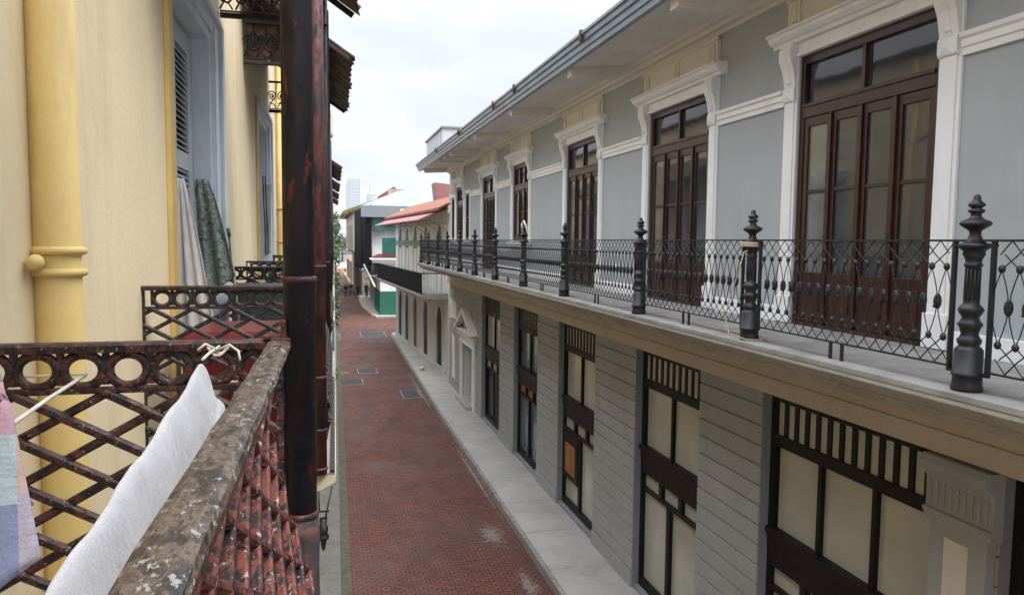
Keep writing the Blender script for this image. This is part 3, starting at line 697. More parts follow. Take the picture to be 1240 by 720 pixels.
m = MB(CM); m.prof([(-.75, 7.86), (-.75, 7.98), (.9, 8.78), (6.5, 8.9), (6.5, 8.6), (.9, 8.5), (0, 8.3)], -.3, 17.3); m.build('roof', 'orange', C)
m = MB(CM); m.prof([(-.2, 0), (.12, 0), (.12, 8.6), (-.2, 8.6)], -.6, .0); m.box(-.3, .1, -.62, .0, 7.75, 8.1)
m.build('end_pilaster', 'plaster', C)
m = MB(); m.prof([(8.9, 9.3), (10.6, 9.3), (10.6, 10.9), (8.7, 11.1)], 59, 61); m.box(9, 10.5, 59.2, 60.8, 8.3, 9.3); single(m, 'roof_hatch', 'pink', (9.6, 60, 8.3), 'small faded red roof structure showing above the white arcaded house', 'roof structure')
m = MB(); m.ball((4.72, 36.3, .22), .13, 10, 8, (1, 1.3, .7)); m.ball((4.75, 36.1, .27), .07, 8, 6)
single(m, 'rubbish_bag', 'cordwhite', (4.72, 36.3, .14), 'small pale bag lying on the pavement by the white arcaded house', 'bag')

# ------------------------------------------------------------ corner house beyond the cross street
K = thing('corner_house', (8, 72, 0), 'white corner house with green painted plinth and pale metal roof', 'building')
m = MB(); m.box(4.78, 14, 64, 64.3, .1, 4.9); m.box(4.78, 5.1, 64.3, 71, .1, 4.9); m.box(5.0, 5.3, 71.0, 84, 3.1, 5.0)
for y in (71.1, 74.8, 78.2, 81.6): m.box(5.0, 5.3, y, y + .7, .1, 3.1)
m.build('wall', 'plaster', K)
m = MB(); m.box(4.86, 14.05, 63.93, 64, .1, 2.15); m.box(4.74, 4.78, 63.93, 71, .1, 2.15); m.box(4.78, 4.86, 63.93, 64.3, .1, 2.15); m.build('plinth', 'greenwall', K)
m = MB(); m.box(5.4, 5.5, 71, 84, .1, 3.1); m.build('shopfront', 'brown', K)
m = MB(); m.prof([(3.95, 3.25), (4.77, 3.25), (4.77, 3.5), (3.95, 3.4)], 66.5, 84); m.build('street_canopy', 'plaster', K)
m = MB(); m.box(3.9, 14.2, 63.2, 64.4, 4.85, 5.0); m.box(4.1, 14.1, 63.4, 64.4, 4.6, 4.85); m.build('ledge', 'plaster', K)
m = MB()
for k in range(16): m.box(5.0 + k * .2, 5.06 + k * .2, 63.6, 63.66, 3.75, 4.55)
m.box(4.9, 8.2, 63.58, 63.68, 4.55, 4.62); m.box(4.9, 8.2, 63.58, 63.68, 3.7, 3.76); m.build('balustrade', 'white', K)
m = MB(); m.box(4.2, 14, 65.4, 65.7, 5.0, 9.0); m.build('upper_wall', 'plaster', K)
m = MB(); m.box(3.2, 22, 64.3, 64.45, 8.45, 9.42); m.build('roof_fascia', 'sheet', K)
m = MB(); A_ = [(3.2, 9.40), (7, 9.40), (12, 9.40), (22, 9.40)]; B_ = [(3.9, 10.1), (7.8, 11.7), (11.2, 12.4), (22, 14.2)]
m.loft([[(x, 64.46, z) for x, z in A_] + [(x, 64.46, z - .1) for x, z in A_[::-1]], [(x, 81, z) for x, z in B_] + [(x, 81, z - .1) for x, z in B_[::-1]]])
m.build('roof', 'sheet', K)
m = MB(); m.box(7.2, 9.0, 84.5, 84.7, 10.2, 12.2); m.build('wall_piece', 'brickwall', K)
def cloth_net(name, mat, P0, P1, z0, z1, amp, n, lab, cat, folds=9):
    """hanging cloth between two ground points with real folds and thickness"""
    m = MB(); P0, P1 = Vector(P0), Vector(P1); d = (P1 - P0); nrm = Vector((d.y, -d.x)).normalized(); rings = []
    for i in range(n + 1):
        a = i / n; p = P0 + d * a; o = amp * math.sin(a * folds * 2.1) * (0.6 + .4 * math.sin(a * 5))
        q = p + nrm * o
        rings.append([(q.x, q.y, z0 + .12 * math.sin(i * 1.3)), (q.x + nrm.x * .02, q.y + nrm.y * .02, z0 + .12 * math.sin(i * 1.3)), (q.x + nrm.x * .02, q.y + nrm.y * .02, z1), (q.x, q.y, z1)])
    m.loft(rings, True, False)
    return single(m, name, mat, (P0.x, P0.y, z0), lab, cat)
cloth_net('scaffold_net', 'net', (4.05, 64.7), (3.45, 84), 3.7, 9.6, .12, 24, 'wide black mesh cloth hung down the street side of the corner house', 'mesh cloth')
cloth_net('scaffold_net', 'net', (3.6, 64.62), (4.1, 64.6), 4.4, 8.5, .05, 6, 'narrow black mesh cloth round the corner of the upper floor, left of the green sheet', 'mesh cloth')
cloth_net('tarpaulin', 'tarp', (4.1, 64.7), (8.5, 64.7), 7.35, 8.5, .08, 20, 'dark green tarpaulin slung beneath the pale metal roof edge', 'tarpaulin')
cloth_net('green_sheet', 'tarp', (4.95, 64.2), (8.4, 64.2), 5.15, 6.7, .12, 18, 'green sheet heaped on the ledge of the corner house, below the white upper wall', 'sheet')
m = MB(); m.loft([[(4.0, 63.3, 5.01), (6.6, 63.3, 5.01), (6.6, 63.3, 5.09), (4.0, 63.3, 5.05)], [(4.4, 64.3, 5.01), (6.2, 64.3, 5.01), (6.2, 64.3, 5.32), (4.6, 64.3, 5.34)]])
single(m, 'red_cloth', 'redpaint', (5.2, 63.8, 5.0), 'faded red cloth spread on the ledge of the corner house', 'cloth')
m = MB(); m.bar((4.28, 63.4, 2.6), (3.55, 66.5, 4.35), .14, .14, (0, 1, 0)); single(m, 'prop_beam', 'plaster', (4.28, 63.4, 2.6), 'white slanting beam propping the street canopy of the corner house', 'beam')
# people
def person(x, y, h, top, legs, ang, label, step=.12, arm=0, leg_name='trousers', long_hair=False):
    t_ = h / 1.75
    def skin(name, V, E, rad, mat, parent=None):
        me = bpy.data.meshes.new(name); me.from_pydata([Vector(v) * t_ for v in V], E, []); o = bpy.data.objects.new(name, me); COL.objects.link(o)
        md = o.modifiers.new('skin', 'SKIN'); md.use_smooth_shade = True
        if me.skin_vertices:
            for k, sv in enumerate(me.skin_vertices[0].data):
                sv.radius = (rad[k][0] * t_, rad[k][1] * t_) if hasattr(rad[k], '__len__') else (rad[k] * t_, rad[k] * t_)
                sv.use_root = (k == 0)
        sb = o.modifiers.new('subsurf', 'SUBSURF'); sb.levels = 1; sb.render_levels = 2
        me.materials.append(M[mat])
        if parent: o.parent = parent
        return o
    s = step
    V = [(0, 0, .96), (0, 0, 1.2), (0, 0, 1.42), (0, .01, 1.50), (0, -.01, 1.60), (0, -.01, 1.70),
         (-.09, 0, .9), (-.10, -s * .5, .5), (-.10, s, .09), (-.10, s - .14, .03),
         (.09, 0, .9), (.10, s * .2 - .06, .5), (.10, -s, .09), (.10, -s - .14, .03),
         (-.19, 0, 1.42), (-.24, .05 * arm, 1.14), (-.25, -.10, .90), (-.25, -.13, .80),
         (.19, 0, 1.42), (.24, -.03 * arm, 1.14), (.25, .04, .90), (.25, .03, .80)]
    E = [(0, 1), (1, 2), (2, 3), (3, 4), (4, 5), (0, 6), (6, 7), (7, 8), (8, 9), (0, 10), (10, 11), (11, 12), (12, 13), (2, 14), (14, 15), (15, 16), (16, 17), (2, 18), (18, 19), (19, 20), (20, 21)]
    rad = [(.12, .09), (.11, .085), (.09, .07), .05, (.085, .10), (.078, .095), .085, .06, .04, .035, .085, .06, .04, .035, .055, .042, .03, .035, .055, .042, .03, .035]
    b = skin('person', V, E, rad, 'skin'); b.location = (x, y, 0); b.rotation_euler[2] = ang
    tag(b, label, 'person', 'people walking down the street')
    skin('shirt', [(0, 0, .86), (0, 0, 1.08), (0, 0, 1.28), (0, 0, 1.43), (0, .01, 1.475), V[14], V[15], V[18], V[19]], [(0, 1), (1, 2), (2, 3), (3, 4), (3, 5), (5, 6), (3, 7), (7, 8)], [(.165, .13), (.15, .12), (.17, .125), (.13, .10), (.065, .065), .085, .062, .085, .062], top, b)
    lg = lambda k: (V[k][0], V[k][1], V[k][2])
    skin(leg_name, [(0, 0, .98), lg(6), lg(7), (V[8][0], V[8][1], .10), lg(10), lg(11), (V[12][0], V[12][1], .10)], [(0, 1), (1, 2), (2, 3), (0, 4), (4, 5), (5, 6)], [(.17, .13), .115, .078, .062, .105, .078, .062], legs, b)
    for k in (8, 12): skin('shoe', [(V[k][0], V[k][1] + .04, .05), (V[k][0], V[k][1] - .16, .035)], [(0, 1)], [(.05, .05), (.045, .035)], 'hair', b)
    hl = 1.42 if long_hair else 1.60
    skin('hair', [(0, .045, hl), (0, .04, 1.64), (0, .0, 1.735)], [(0, 1), (1, 2)], [(.07, .05), (.092, .085), (.08, .09)], 'hair', b)
    return b
person(2.55, 85, 1.62, 'darktop', 'jeans', R(175), 'leftmost of the three walkers, in a black top and blue-grey jeans', .14, 1, long_hair=True)
person(3.13, 85.6, 1.78, 'darktop', 'jeans', R(185), 'tallest walker in the middle of the street, in a black shirt and pale jeans', .1, -1)
person(3.80, 84, 1.62, 'darkgreen', 'darktop', R(180), 'rightmost walker, dressed all in dark green and black beside the yellow kerb', .13, 1)
person(4.75, 84.2, 1.7, 'brown', 'jeans', R(150), 'person in brown standing on the pavement under the canopy of the corner house', .05, 0)

# ------------------------------------------------------------ houses further down the street
H = thing('stone_house', (6, 100, 0), 'old patchy stone and brick house with a ground floor awning beyond the black mesh', 'building')
m = MB(); wall(m, 4.4, 4.8, 86.5, 112, 0, 5.2, [(88 + 3.4 * k, 89.6 + 3.4 * k, .2, 3.2) for k in range(7)]); m.box(4.8, 12, 86.5, 86.8, 0, 9.6); m.build('lower_wall', 'brickwall', H)
m = MB(); wall(m, 3.45, 3.8, 86.5, 112, 5.2, 9.6, [(88 + 3.4 * k, 89.5 + 3.4 * k, 6.0, 8.3) for k in range(7)]); m.box(3.8, 4.8, 86.5, 86.8, 5.2, 9.6); m.build('upper_wall', 'brickwall', H)
for k in range(7):
    m = MB(); m.box(3.62, 3.7, 88 + 3.4 * k, 89.5 + 3.4 * k, 6.0, 8.3); m.build('window', 'black', H)
    m = MB(); m.box(4.62, 4.7, 88 + 3.4 * k, 89.6 + 3.4 * k, .2, 3.2); m.build('door', 'brown' if k % 2 else 'black', H)
m = MB(); m.prof([(2.55, 4.75), (4.3, 5.1), (4.3, 5.18), (2.55, 4.85)], 87, 111); m.build('awning', 'sheet', H)
m = MB(); m.prof([(2.9, 9.5), (2.9, 9.7), (6, 10.4), (12, 10), (12, 9.6)], 86.4, 112); m.build('roof', 'rustroof', H)
H = thing('yellow_roofed_house', (6, 125, 0), 'house with a mossy yellow and orange roof far down the street on the right', 'building')
m = MB(); m.box(4.3, 14, 112.5, 140, 0, 10.2); m.build('wall', 'yellow', H)
m = MB(); m.loft([[(3.0, 112, 10.3), (3.0, 112, 10.7), (9, 112, 13.0), (14, 112, 12.0), (14, 112, 10.2)], [(3.0, 141, 10.3), (3.0, 141, 10.7), (9, 141, 13.0), (14, 141, 12.0), (14, 141, 10.2)]]); m.build('roof', 'yellowroof', H)
for k in range(6):
    m = MB(); m.box(4.24, 4.3, 114 + k * 4, 115.4 + k * 4, .2, 3.2); m.build('door', 'black', H)
H = thing('gabled_house', (11, 135, 0), 'house showing only its orange gabled roof above the pale metal roof', 'building')
m = MB(); m.box(9, 15, 131, 142, 0, 14.0); m.build('wall', 'plaster', H)
m = MB(); m.loft([[(9.3, 130, 13.9), (12.0, 130, 15.7), (13.2, 130, 14.9), (13.2, 130, 13.9)], [(9.3, 143, 13.9), (12.0, 143, 15.7), (13.2, 143, 14.9), (13.2, 143, 13.9)]]); m.build('roof', 'orange', H)
H = thing('white_block', (24, 110, 0), 'white modern block just showing over the metal roof', 'building')
m = MB(); m.box(20, 30, 100, 112, 0, 18.4); m.box(17.5, 21, 101, 111, 0, 17.4); m.build('wall', 'white', H)
m = MB(); m.box(20.5, 29.5, 99.9, 100, 16.6, 17.6); m.build('window_band', 'glass', H)
def tower(x0, x1, y, h, label, steps):
    T = thing('tower_block', ((x0 + x1) / 2, y, 0), label, 'tower', 'high white towers on the skyline')
    m = MB(); m.box(x0, x1, y, y + 14, 0, h * .86); m.box(x0 + (x1 - x0) * .2, x1 - (x1 - x0) * .25, y + 1, y + 13, h * .86, h)
    m.box(x0 - (x1 - x0) * .08, x0, y + 2, y + 12, 0, h * .8); m.build('wall', 'towerwhite', T)
    for a, b in ((.06, .26), (.36, .50), (.60, .72), (.80, .95)):
        m = MB(); z = 30
        while z < h * .84:
            m.box(x0 + (x1 - x0) * a, x0 + (x1 - x0) * b, y - .4, y, z, z + 1.7); z += 3.2
        m.build('window_strip', 'towerglass', T)
    return T
M['towerwhite'] = plain('hazy white concrete', (.50, .52, .54), .8)
M['towerglass'] = plain('hazy tower glass', (.36, .41, .46), .4)
tower(26, 39.5, 800, 82, 'taller white tower block on the skyline, on the left', 0)
tower(47, 56, 800, 65, 'shorter white tower block on the skyline, on the right', 0)

# end of the street: white gate wall, barrier, bollards, trees
m = MB(); m.box(-2, 14, 166, 166.4, 0, 1.6); single(m, 'end_wall', 'plaster', (4, 166, 0), 'low white wall closing the far end of the street', 'wall')
B = thing('road_barrier', (3.6, 151, 0), 'orange barrier across the far end of the brick street', 'barrier')
m = MB(); m.box(1.9, 4.6, 151, 151.15, .55, .8); m.box(1.9, 4.6, 151, 151.15, .2, .38); m.build('board', 'barrier', B)
for x in (2.0, 3.25, 4.5): m = MB(); m.box(x - .05, x + .05, 150.9, 151.3, 0, .85); m.build('foot', 'metalgrey', B)
for x, lab in ((2.5, 'left dark bollard before the orange barrier'), (4.25, 'right dark bollard before the orange barrier')):
    m = MB(); m.lathe((x, 146, 0), [(0, .14), (.1, .1), (.9, .09), (.95, .13), (1.1, .1), (1.2, .03)], 8); single(m, 'bollard', 'iron', (x, 146, 0), lab, 'bollard', 'bollards at the end of the street')
def foliage(m, blobs, n, s):
    for _ in range(n):
        c, rr = random.choice(blobs)
        d = Vector((random.gauss(0, 1), random.gauss(0, 1), random.gauss(0, 1))).normalized() * (random.random() ** .45)
        p = Vector((c[0] + d.x * rr[0], c[1] + d.y * rr[1], c[2] + d.z * rr[2]))
        a = Vector((random.uniform(-1, 1), random.uniform(-1, 1), random.uniform(-.6, .6))).normalized(); b = a.cross(Vector((random.uniform(-1, 1), random.uniform(-1, 1), random.uniform(-1, 1)))).normalized()
        k = s * random.uniform(.6, 1.4)
        m.add([p - a * k, p + b * k * .5, p + a * k, p - b * k * .5], [(0, 1, 2, 3)])
def tree(x, y, h, rad, label, mat='leaf', n=1800):
    T = thing('tree', (x, y, 0), label, 'tree', 'trees beyond the left row of houses')
    m = MB(); m.tube([(x, y, 0), (x + .1, y, h * .35), (x - .1, y, h * .7)], [.28, .2, .1], 8)
    for k in range(5):
        a = k * 1.3; m.tube([(x, y, h * .4), (x + rad * .4 * math.cos(a), y + rad * .4 * math.sin(a), h * .6), (x + rad * .7 * math.cos(a), y + rad * .7 * math.sin(a), h * .78)], [.1, .07, .03], 5)
    m.build('trunk', 'bark', T)
    bl = [((x + random.uniform(-.6, .6) * rad, y + random.uniform(-.6, .6) * rad, h * random.uniform(.5, .95)), (rad * random.uniform(.3, .55),) * 2 + (rad * random.uniform(.25, .4),)) for _ in range(9)]
    m = MB(); foliage(m, bl, n, .2); m.build('crown', mat, T)
tree(1.2, 132, 9.5, 3.2, 'tall green tree over the far end of the street, behind the lighter one')
tree(-.3, 116, 6.2, 2.4, 'lighter green tree at the far left end of the street', 'leaflight')
tree(4.4, 175, 7.5, 4.0, 'tree rising behind the low white end wall', 'leaf')
V = thing('climbing_plant', (1.2, 62, 0), 'green climbing plant spilling over the left row of houses far down the street', 'plant')
m = MB(); m.tube([(.9, 62, 0), (.95, 62, 4), (.9, 62, 8)], .06, 5); m.build('stem', 'bark', V)
m = MB(); foliage(m, [((.95 + .1 * math.sin(k), 56 + 2.2 * k, z), (.32, 1.6, 1.0)) for k in range(12) for z in (1.0 + .5 * math.sin(k * 2), 3.2, 5.2 + math.sin(k), 7.6)], 3600, .15); m.build('leaves', 'leaf', V)
m = MB(); foliage(m, [((.25, 27.5, 1.6), (.28, .6, .3)), ((.15, 28.5, 1.4), (.2, .5, .25))], 260, .09)
m.tube([(-.1, 27.6, 1.1), (.1, 27.6, 1.5), (.25, 27.5, 1.7)], .015, 4); single(m, 'potted_plant', 'leaflight', (.1, 27.6, 1.2), 'bright green tuft growing out from the left row of houses', 'plant')
# street wall of the far left row
H = thing('left_far_house', (-1.5, 58, 0), 'dim house front beyond the last rusty canopies on the left', 'building') 
m = MB(LM); m.box(-2.5, -.93, 46.05, 110, 0, 9.5); m.build('wall', 'greyplaster', H)
for k in range(6):
    m = MB(LM); m.box(-.93, -.90, 49 + k * 9, 50.4 + k * 9, 5.3, 8.0); m.build('door', 'darkwood', H)
m = MB(LM); m.box(-.93, -.3, 46.05, 110, 5.15, 5.3); m.build('balcony', 'edge', H)

# ------------------------------------------------------------ left: the yellow house with the old iron balconies
YH = thing('yellow_house', (-.93, 15, 0), 'ochre yellow house front on the left with rusty iron balconies, columns and sheet canopies', 'building')
Z0 = 6.5
doorsL = [(4.80, 6.28), (9.86, 11.35), (14.9, 16.4), (20.0, 21.5), (25.1, 26.6), (30.2, 31.7), (35.3, 36.8)]
m = MB(LM); wall(m, -1.35, -.93, -8, 46, 4.2, 10.4, [(a, b, 5.27, 8.10) for a, b in doorsL]); wall(m, -1.35, -.93, -8, 46, 0, 4.2, [(a, b, .1, 3.4) for a, b in doorsL])
m.build('wall', 'yellow', YH)
m = MB(LM); m.box(-3, -2.9, -8, 46, 0, 10.3); m.box(-2.9, -1.35, -8, -7.9, 0, 10.3); m.build('inner_wall', 'black', YH)
m = MB(LM); m.box(-3.0, -.8, -8, 46, 10.41, 10.5); m.build('roof', 'rustroof', YH)
for i, (a, b) in enumerate(doorsL):
    m = MB(LM)
    m.box(-1.30, -.925, b - .06, b - .003, 5.28, 8.08); m.box(-1.30, -.925, a + .003, a + .05, 5.28, 8.08); m.box(-1.30, -.925, a + .05, b - .06, 8.02, 8.095)
    for w0, x0 in ((.0, -.90), (.05, -.885), (.16, -.895), (.30, -.87), (.36, -.90)):
        pass
    # moulded casing on the wall: stepped
    m.box(-.93, -.905, b - .01, b + .42, 5.28, 8.24); m.box(-.905, -.89, b + .01, b + .10, 5.28, 8.14); m.box(-.905, -.875, b + .30, b + .40, 5.28, 8.22); m.box(-.905, -.892, b + .14, b + .18, 5.28, 8.15)
    m.box(-.93, -.905, a + .01, b - .01, 8.09, 8.24); m.box(-.905, -.875, a + .01, b + .30, 8.19, 8.24)
    m.box(-.93, -.91, a - .03, a + .01, 5.28, 8.24)
    Dn = m.build('french_door', 'jamb', YH, bevel=.004)
    m = MB(LM); m.box(-.93, -.902, a - .17, a - .032, 5.28, 8.24); m.build('yellow_jamb', 'deepyellow', Dn, bevel=.004)
    for la, lb in ((a + .06, a + .70), (a + .71, b - .07)):
        m = MB(LM); X0 = -1.10
        m.box(X0, X0 + .045, la, la + .09, 5.30, 8.0); m.box(X0, X0 + .045, lb - .16, lb, 5.30, 8.0)
        for za, zb in ((5.30, 5.55), (6.15, 6.24), (7.0, 7.12), (7.86, 8.0)): m.box(X0 + .001, X0 + .044, la + .09, lb - .16, za, zb)
        for za, zb in ((6.24, 7.0), (7.12, 7.86)):
            k = za + .02
            while k < zb - .02:
                m.prof([(X0 + .002, k + .028), (X0 + .038, k), (X0 + .043, k + .006), (X0 + .006, k + .034)], la + .09, lb - .16); k += .042
        m.box(X0 + .01, X0 + .03, la + .09, lb - .16, 5.55, 6.15)
        m.build('shutter', 'shutter', Dn)
# drain pipes
def pipe(y, r_, x, label=None):
    m = MB(LM); m.lathe((x, y, 0), [(.1, r_), (10.3, r_)], 28); p = m.build('drainpipe', 'deepyellow' if r_ < .06 else 'pipepaint', YH)
    for z in (6.455, 6.385, 3.2, 3.13, 9.7, 9.63) if r_ > .06 else (6.46, 7.0, 5.8, 8.6):
        m = MB(LM); m.lathe((x, y, z), [(-.014, r_ + .001), (-.010, r_ + .014), (0, r_ + .018), (.010, r_ + .014), (.014, r_ + .001)], 28); m.build('collar', 'deepyellow' if r_ < .06 else 'pipepaint', p)
    if r_ > .06:
        m = MB(LM); m.tube([(x - .02, y - r_ + .01, 6.42), (x - .022, y - r_ - .035, 6.42)], [.014, .014], 8); m.ball((x - .023, y - r_ - .045, 6.42), .026, 10, 8, (1, 1.1, 1)); m.build('bolt', 'pipepaint', p)
    return p
M['pipepaint'] = paint('thick yellow pipe paint', (.70, .51, .19), .09, 1.6, .6, (.30, .20, .08), .6, bmp=.4, dscale=5, fine=25)
pipe(2.69, .0705, -.875); pipe(12.95, .05, -.87); pipe(23, .05, -.87)
m = MB(LM); m.box(-.93, -.926, 2.742, 2.80, .2, 10.3); m.build('seam_or_gap_shade', 'black', YH)  # black strip painting in the shadow of the gap between pipe and wall
# ledge with dirty cream edge and yellow brackets
m = MB(LM); m.prof([(-.93, 5.10), (-.30, 5.10), (-.12, 5.15), (-.02, 5.20), (0.0, 5.215), (0.0, 5.245), (-.93, 5.245)], 4.0, 46); led = m.build('ledge', 'ledgepaint', YH)
m = MB(LM); m.box(-.929, -.004, 4.004, 46, 5.246, 5.262); m.build('ledge_floor', 'stone', led)
m = MB(LM); m.prof([(-.93, 5.10), (-.30, 5.10), (-.12, 5.15), (-.14, 5.245), (-.93, 5.245)], -1.2, 1.92); m.build('ledge', 'stone', YH)
for k, y in enumerate([4.06, 6.8, 8.5, 11.6, 15, 18.5, 22, 25.5, 29]):
    m = MB(LM); m.prof([(-.93, 5.098), (-.14, 5.098), (-.15, 5.04), (-.22, 4.95), (-.36, 4.92), (-.5, 4.82), (-.7, 4.72), (-.93, 4.6)], y, y + .14); m.build('bracket', 'deepyellow', led, bevel=.01)
RX = -.12
def side_rail_mesh(y, x0=-.93, x1=-.125):
    m = MB(LM); n = (0, 1, 0); zt = 6.262
    m.prof([(y - .02, zt - .022), (y + .02, zt - .022), (y + .022, zt - .006), (y + .014, zt), (y - .014, zt), (y - .022, zt - .006)], x0, x1, 'x')
    per = .0935; k = int((x1 - x0) / per); off = x1 - .01
    for i in range(k):
        c = off - per * (i + .5)
        m.tube([(c + .0405 * math.cos(t), y, 6.198 + .037 * math.sin(t)) for t in [2 * math.pi * j / 18 for j in range(18)]], .0095, 7, closed=True, flat=1.2)
        m.box(c - per / 2 - .007, c - per / 2 + .007, y - .006, y + .006, 6.165, 6.24)
    m.bar((x0, y, 6.152), (x1, y, 6.152), .015, .02, n)
    dx, dz = per, .0515; zb, ztp = 5.40, 6.145
    w_ = x1 - .012 - x0; 
    # lattice bars of both families, clipped to the panel
    for sg in (1, -1):
        c0 = -20
        for i in range(-20, 30):
            u0 = i * 2 * dx + dx * .0
            # line: x = off - u0 - sg*(z-ztp)*dx/dz
            p = []
            zA, zB = ztp, zb
            def xa(z): return off - u0 - sg * (ztp - z) * dx / dz
            # clip on x
            lo, hi = x0 + .005, x1 - .005
            zs = sorted([ztp, zb])
            def zat(x): return ztp - (off - u0 - x) * dz / dx * sg
            c = [z for z in (ztp, zb) if lo <= xa(z) <= hi] + [zat(x) for x in (lo, hi) if zb < zat(x) < ztp]
            if len(c) >= 2 and abs(max(c) - min(c)) > .01:
                a_, b_ = max(c), min(c); m.bar((xa(a_), y + sg * .003, a_), (xa(b_), y + sg * .003, b_), .0205, .019, n)
    for i in range(-1, k + 1):      # small bosses where the bars cross
        for j in range(0, 15):
            if (i + j) % 2 == 0:
                x = off - i * dx; z = ztp - j * dz
                if x0 < x < x1: m.ball((x, y, z), .0155, 8, 6, (1.15, .95, .85))
    m.bar((x0, y, zb - .01), (x1, y, zb - .01), .02, .02, n)
    m.box(x1 - .012, x1 + .004, y - .010, y + .010, 5.262, 6.24); m.box(x0, x0 + .012, y - .008, y + .008, 5.262, 6.24)
    for x in (x0 + .1, x1 - .1): m.box(x - .008, x + .008, y - .008, y + .008, 5.262, zb - .02)
    return m
def belly(z):   # outward curve of the front panels below the handrail
    K = [(6.26, -.135), (6.20, -.145), (6.10, -.150), (5.96, -.128), (5.86, -.104), (5.77, -.078), (5.65, -.045), (5.52, -.03), (5.40, -.06), (5.26, -.11)]
    for (za, xa), (zb, xb) in zip(K[:-1], K[1:]):
        if z >= zb: return xa + (xb - xa) * (za - z) / (za - zb)
    return K[-1][1]
def front_rail_mesh(y0, y1):
    m = MB(LM); dz = .0515; dy = .0935
    ztp, zb = 6.145, 5.35
    for sg in (1, -1):
        i = -12
        while i * 2 * dy + y0 < y1 + 3:
            pts = []
            for j in range(int((ztp - zb) / dz) + 1):
                z = ztp - j * dz; y = y1 - .02 - (i * 2 * dy) - sg * j * dy
                pts.append((y, z))
            for (ya, za), (yb, zb_) in zip(pts[:-1], pts[1:]):
                if y0 <= min(ya, yb) and max(ya, yb) <= y1 - .01:
                    xa_, xb_ = belly(za), belly(zb_)
                    nn = Vector((za - zb_, 0, xa_ - xb_)); nn = Vector((1, 0, (xb_ - xa_) / (za - zb_)))
                    m.bar((xa_, ya, za), (xb_, yb, zb_), .0165, .019, nn)
            i += 1
    k = int((y1 - y0) / dy)
    for i in range(k):
        c = y1 - .02 - dy * (i + .5); xx = -.147
        m.tube([(xx, c + .0405 * math.cos(t), 6.198 + .037 * math.sin(t)) for t in [2 * math.pi * j / 14 for j in range(14)]], .0075, 6, closed=True)
    for z in (6.152, zb + .01): m.bar((belly(z), y0, z), (belly(z), y1 - .01, z), .016, .02, (1, 0, 0))
    for y in (y0 + .01, (y0 + y1) / 2, y1 - .02):
        zz = [6.24, 6.15] + ([6.0, 5.9, 5.8, 5.7, 5.6, 5.5, 5.4, 5.262] if y < y1 - .1 and y > y0 + .1 else [])
        if len(zz) > 2: continue
        m.tube([(belly(z), y, z) for z in zz], .008, 5)
    return m
def handrail_mesh(y0, y1):
    m = MB(LM)
    n = 40; rings = []
    for i in range(n + 1):
        y = y0 + (y1 - y0) * i / n; j = .0012 * math.sin(i * 1.7) + .0008 * math.sin(i * 4.1)
        rings.append([(-.153 + j, y, 6.240), (-.104 + j, y, 6.240), (-.101 + j, y, 6.250), (-.104 + j, y, 6.258), (-.114, y, 6.2625 + j * .5), (-.142, y, 6.2625 + j * .5), (-.153 + j, y, 6.258)])
    m.loft(rings, True, False); return m
def column_mesh(y, zb=5.262, zt=8.62, r_=.0365):
    m = MB(LM); m.lathe((-.083, y, 0), [(zb, r_ * 1.02), (zt, r_ * .97)], 24); return m
def collar_mesh(y, zs, r_=.0365):
    m = MB(LM)
    for z in [zs]: m.lathe((-.083, y, z), [(-.009, r_ + .0005), (-.006, r_ + .005), (.001, r_ + .006), (.005, r_ + .004), (.008, r_ + .0005)], 24)
    return m
def frieze_mesh(y, x0=-.92, x1=-.12, zb=8.37, h=.30):
    m = MB(LM); n = (0, 1, 0)
    m.bar((x0, y, zb), (x1, y, zb), .045, .03, n); m.bar((x0, y, zb + h), (x1, y, zb + h), .03, .025, n); m.bar((x0, y, zb + .035), (x1, y, zb + .035), .012, .03, n)
    k = 0; x = x0 + .05
    while x < x1 - .03:
        sp = []
        for j in range(26):
            t = j * .42; rr = .062 * (1 - j / 30)
            sp.append((x + rr * math.cos(t) * (1 if k % 2 else -1), y, zb + h * .52 + rr * math.sin(t) * 1.25))
        m.tube(sp, .009, 5); m.ball((sp[-1][0], y, sp[-1][2]), .02, 7, 5, (1, .6, 1))
        m.tube([(x - .05, y, zb + .05), (x - .01, y, zb + .13), (x + .05, y, zb + h * .5), (x + .06, y, zb + h)], .008, 5)
        m.tube([(x + .05, y, zb + .05), (x + .02, y, zb + .10), (x - .04, y, zb + .12)], .008, 5)
        x += .125; k += 1
    return m
def canopy_mesh(y0, y1):
    m = MB(LM); n = int((y1 - y0) / .038); rows = []
    for i in range(n + 1):
        y = y0 + (y1 - y0) * i / n; b_ = .008 * math.sin(i * math.pi / 1.0 * .5)
        e = .2 + .012 * math.sin(i * .9) + (.02 if (i // 9) % 4 == 0 else 0)
        rows.append([(-.93, y, 9.20 + b_), (e, y, 8.445 + b_), (e, y, 8.425 + b_), (-.93, y, 9.18 + b_)])
    m.loft(rows, True, False)
    return m
BL = [(-1.2, 1.85, True, 'first'), (4.0, 6.80, True, ''), (8.5, 11.6, True, ''), (13.4, 16.6, False, ''), (20.9, 25.2, True, ''), (27.4, 31.0, True, ''), (33.3, 36.6, True, ''), (38.8, 42.6, True, '')]
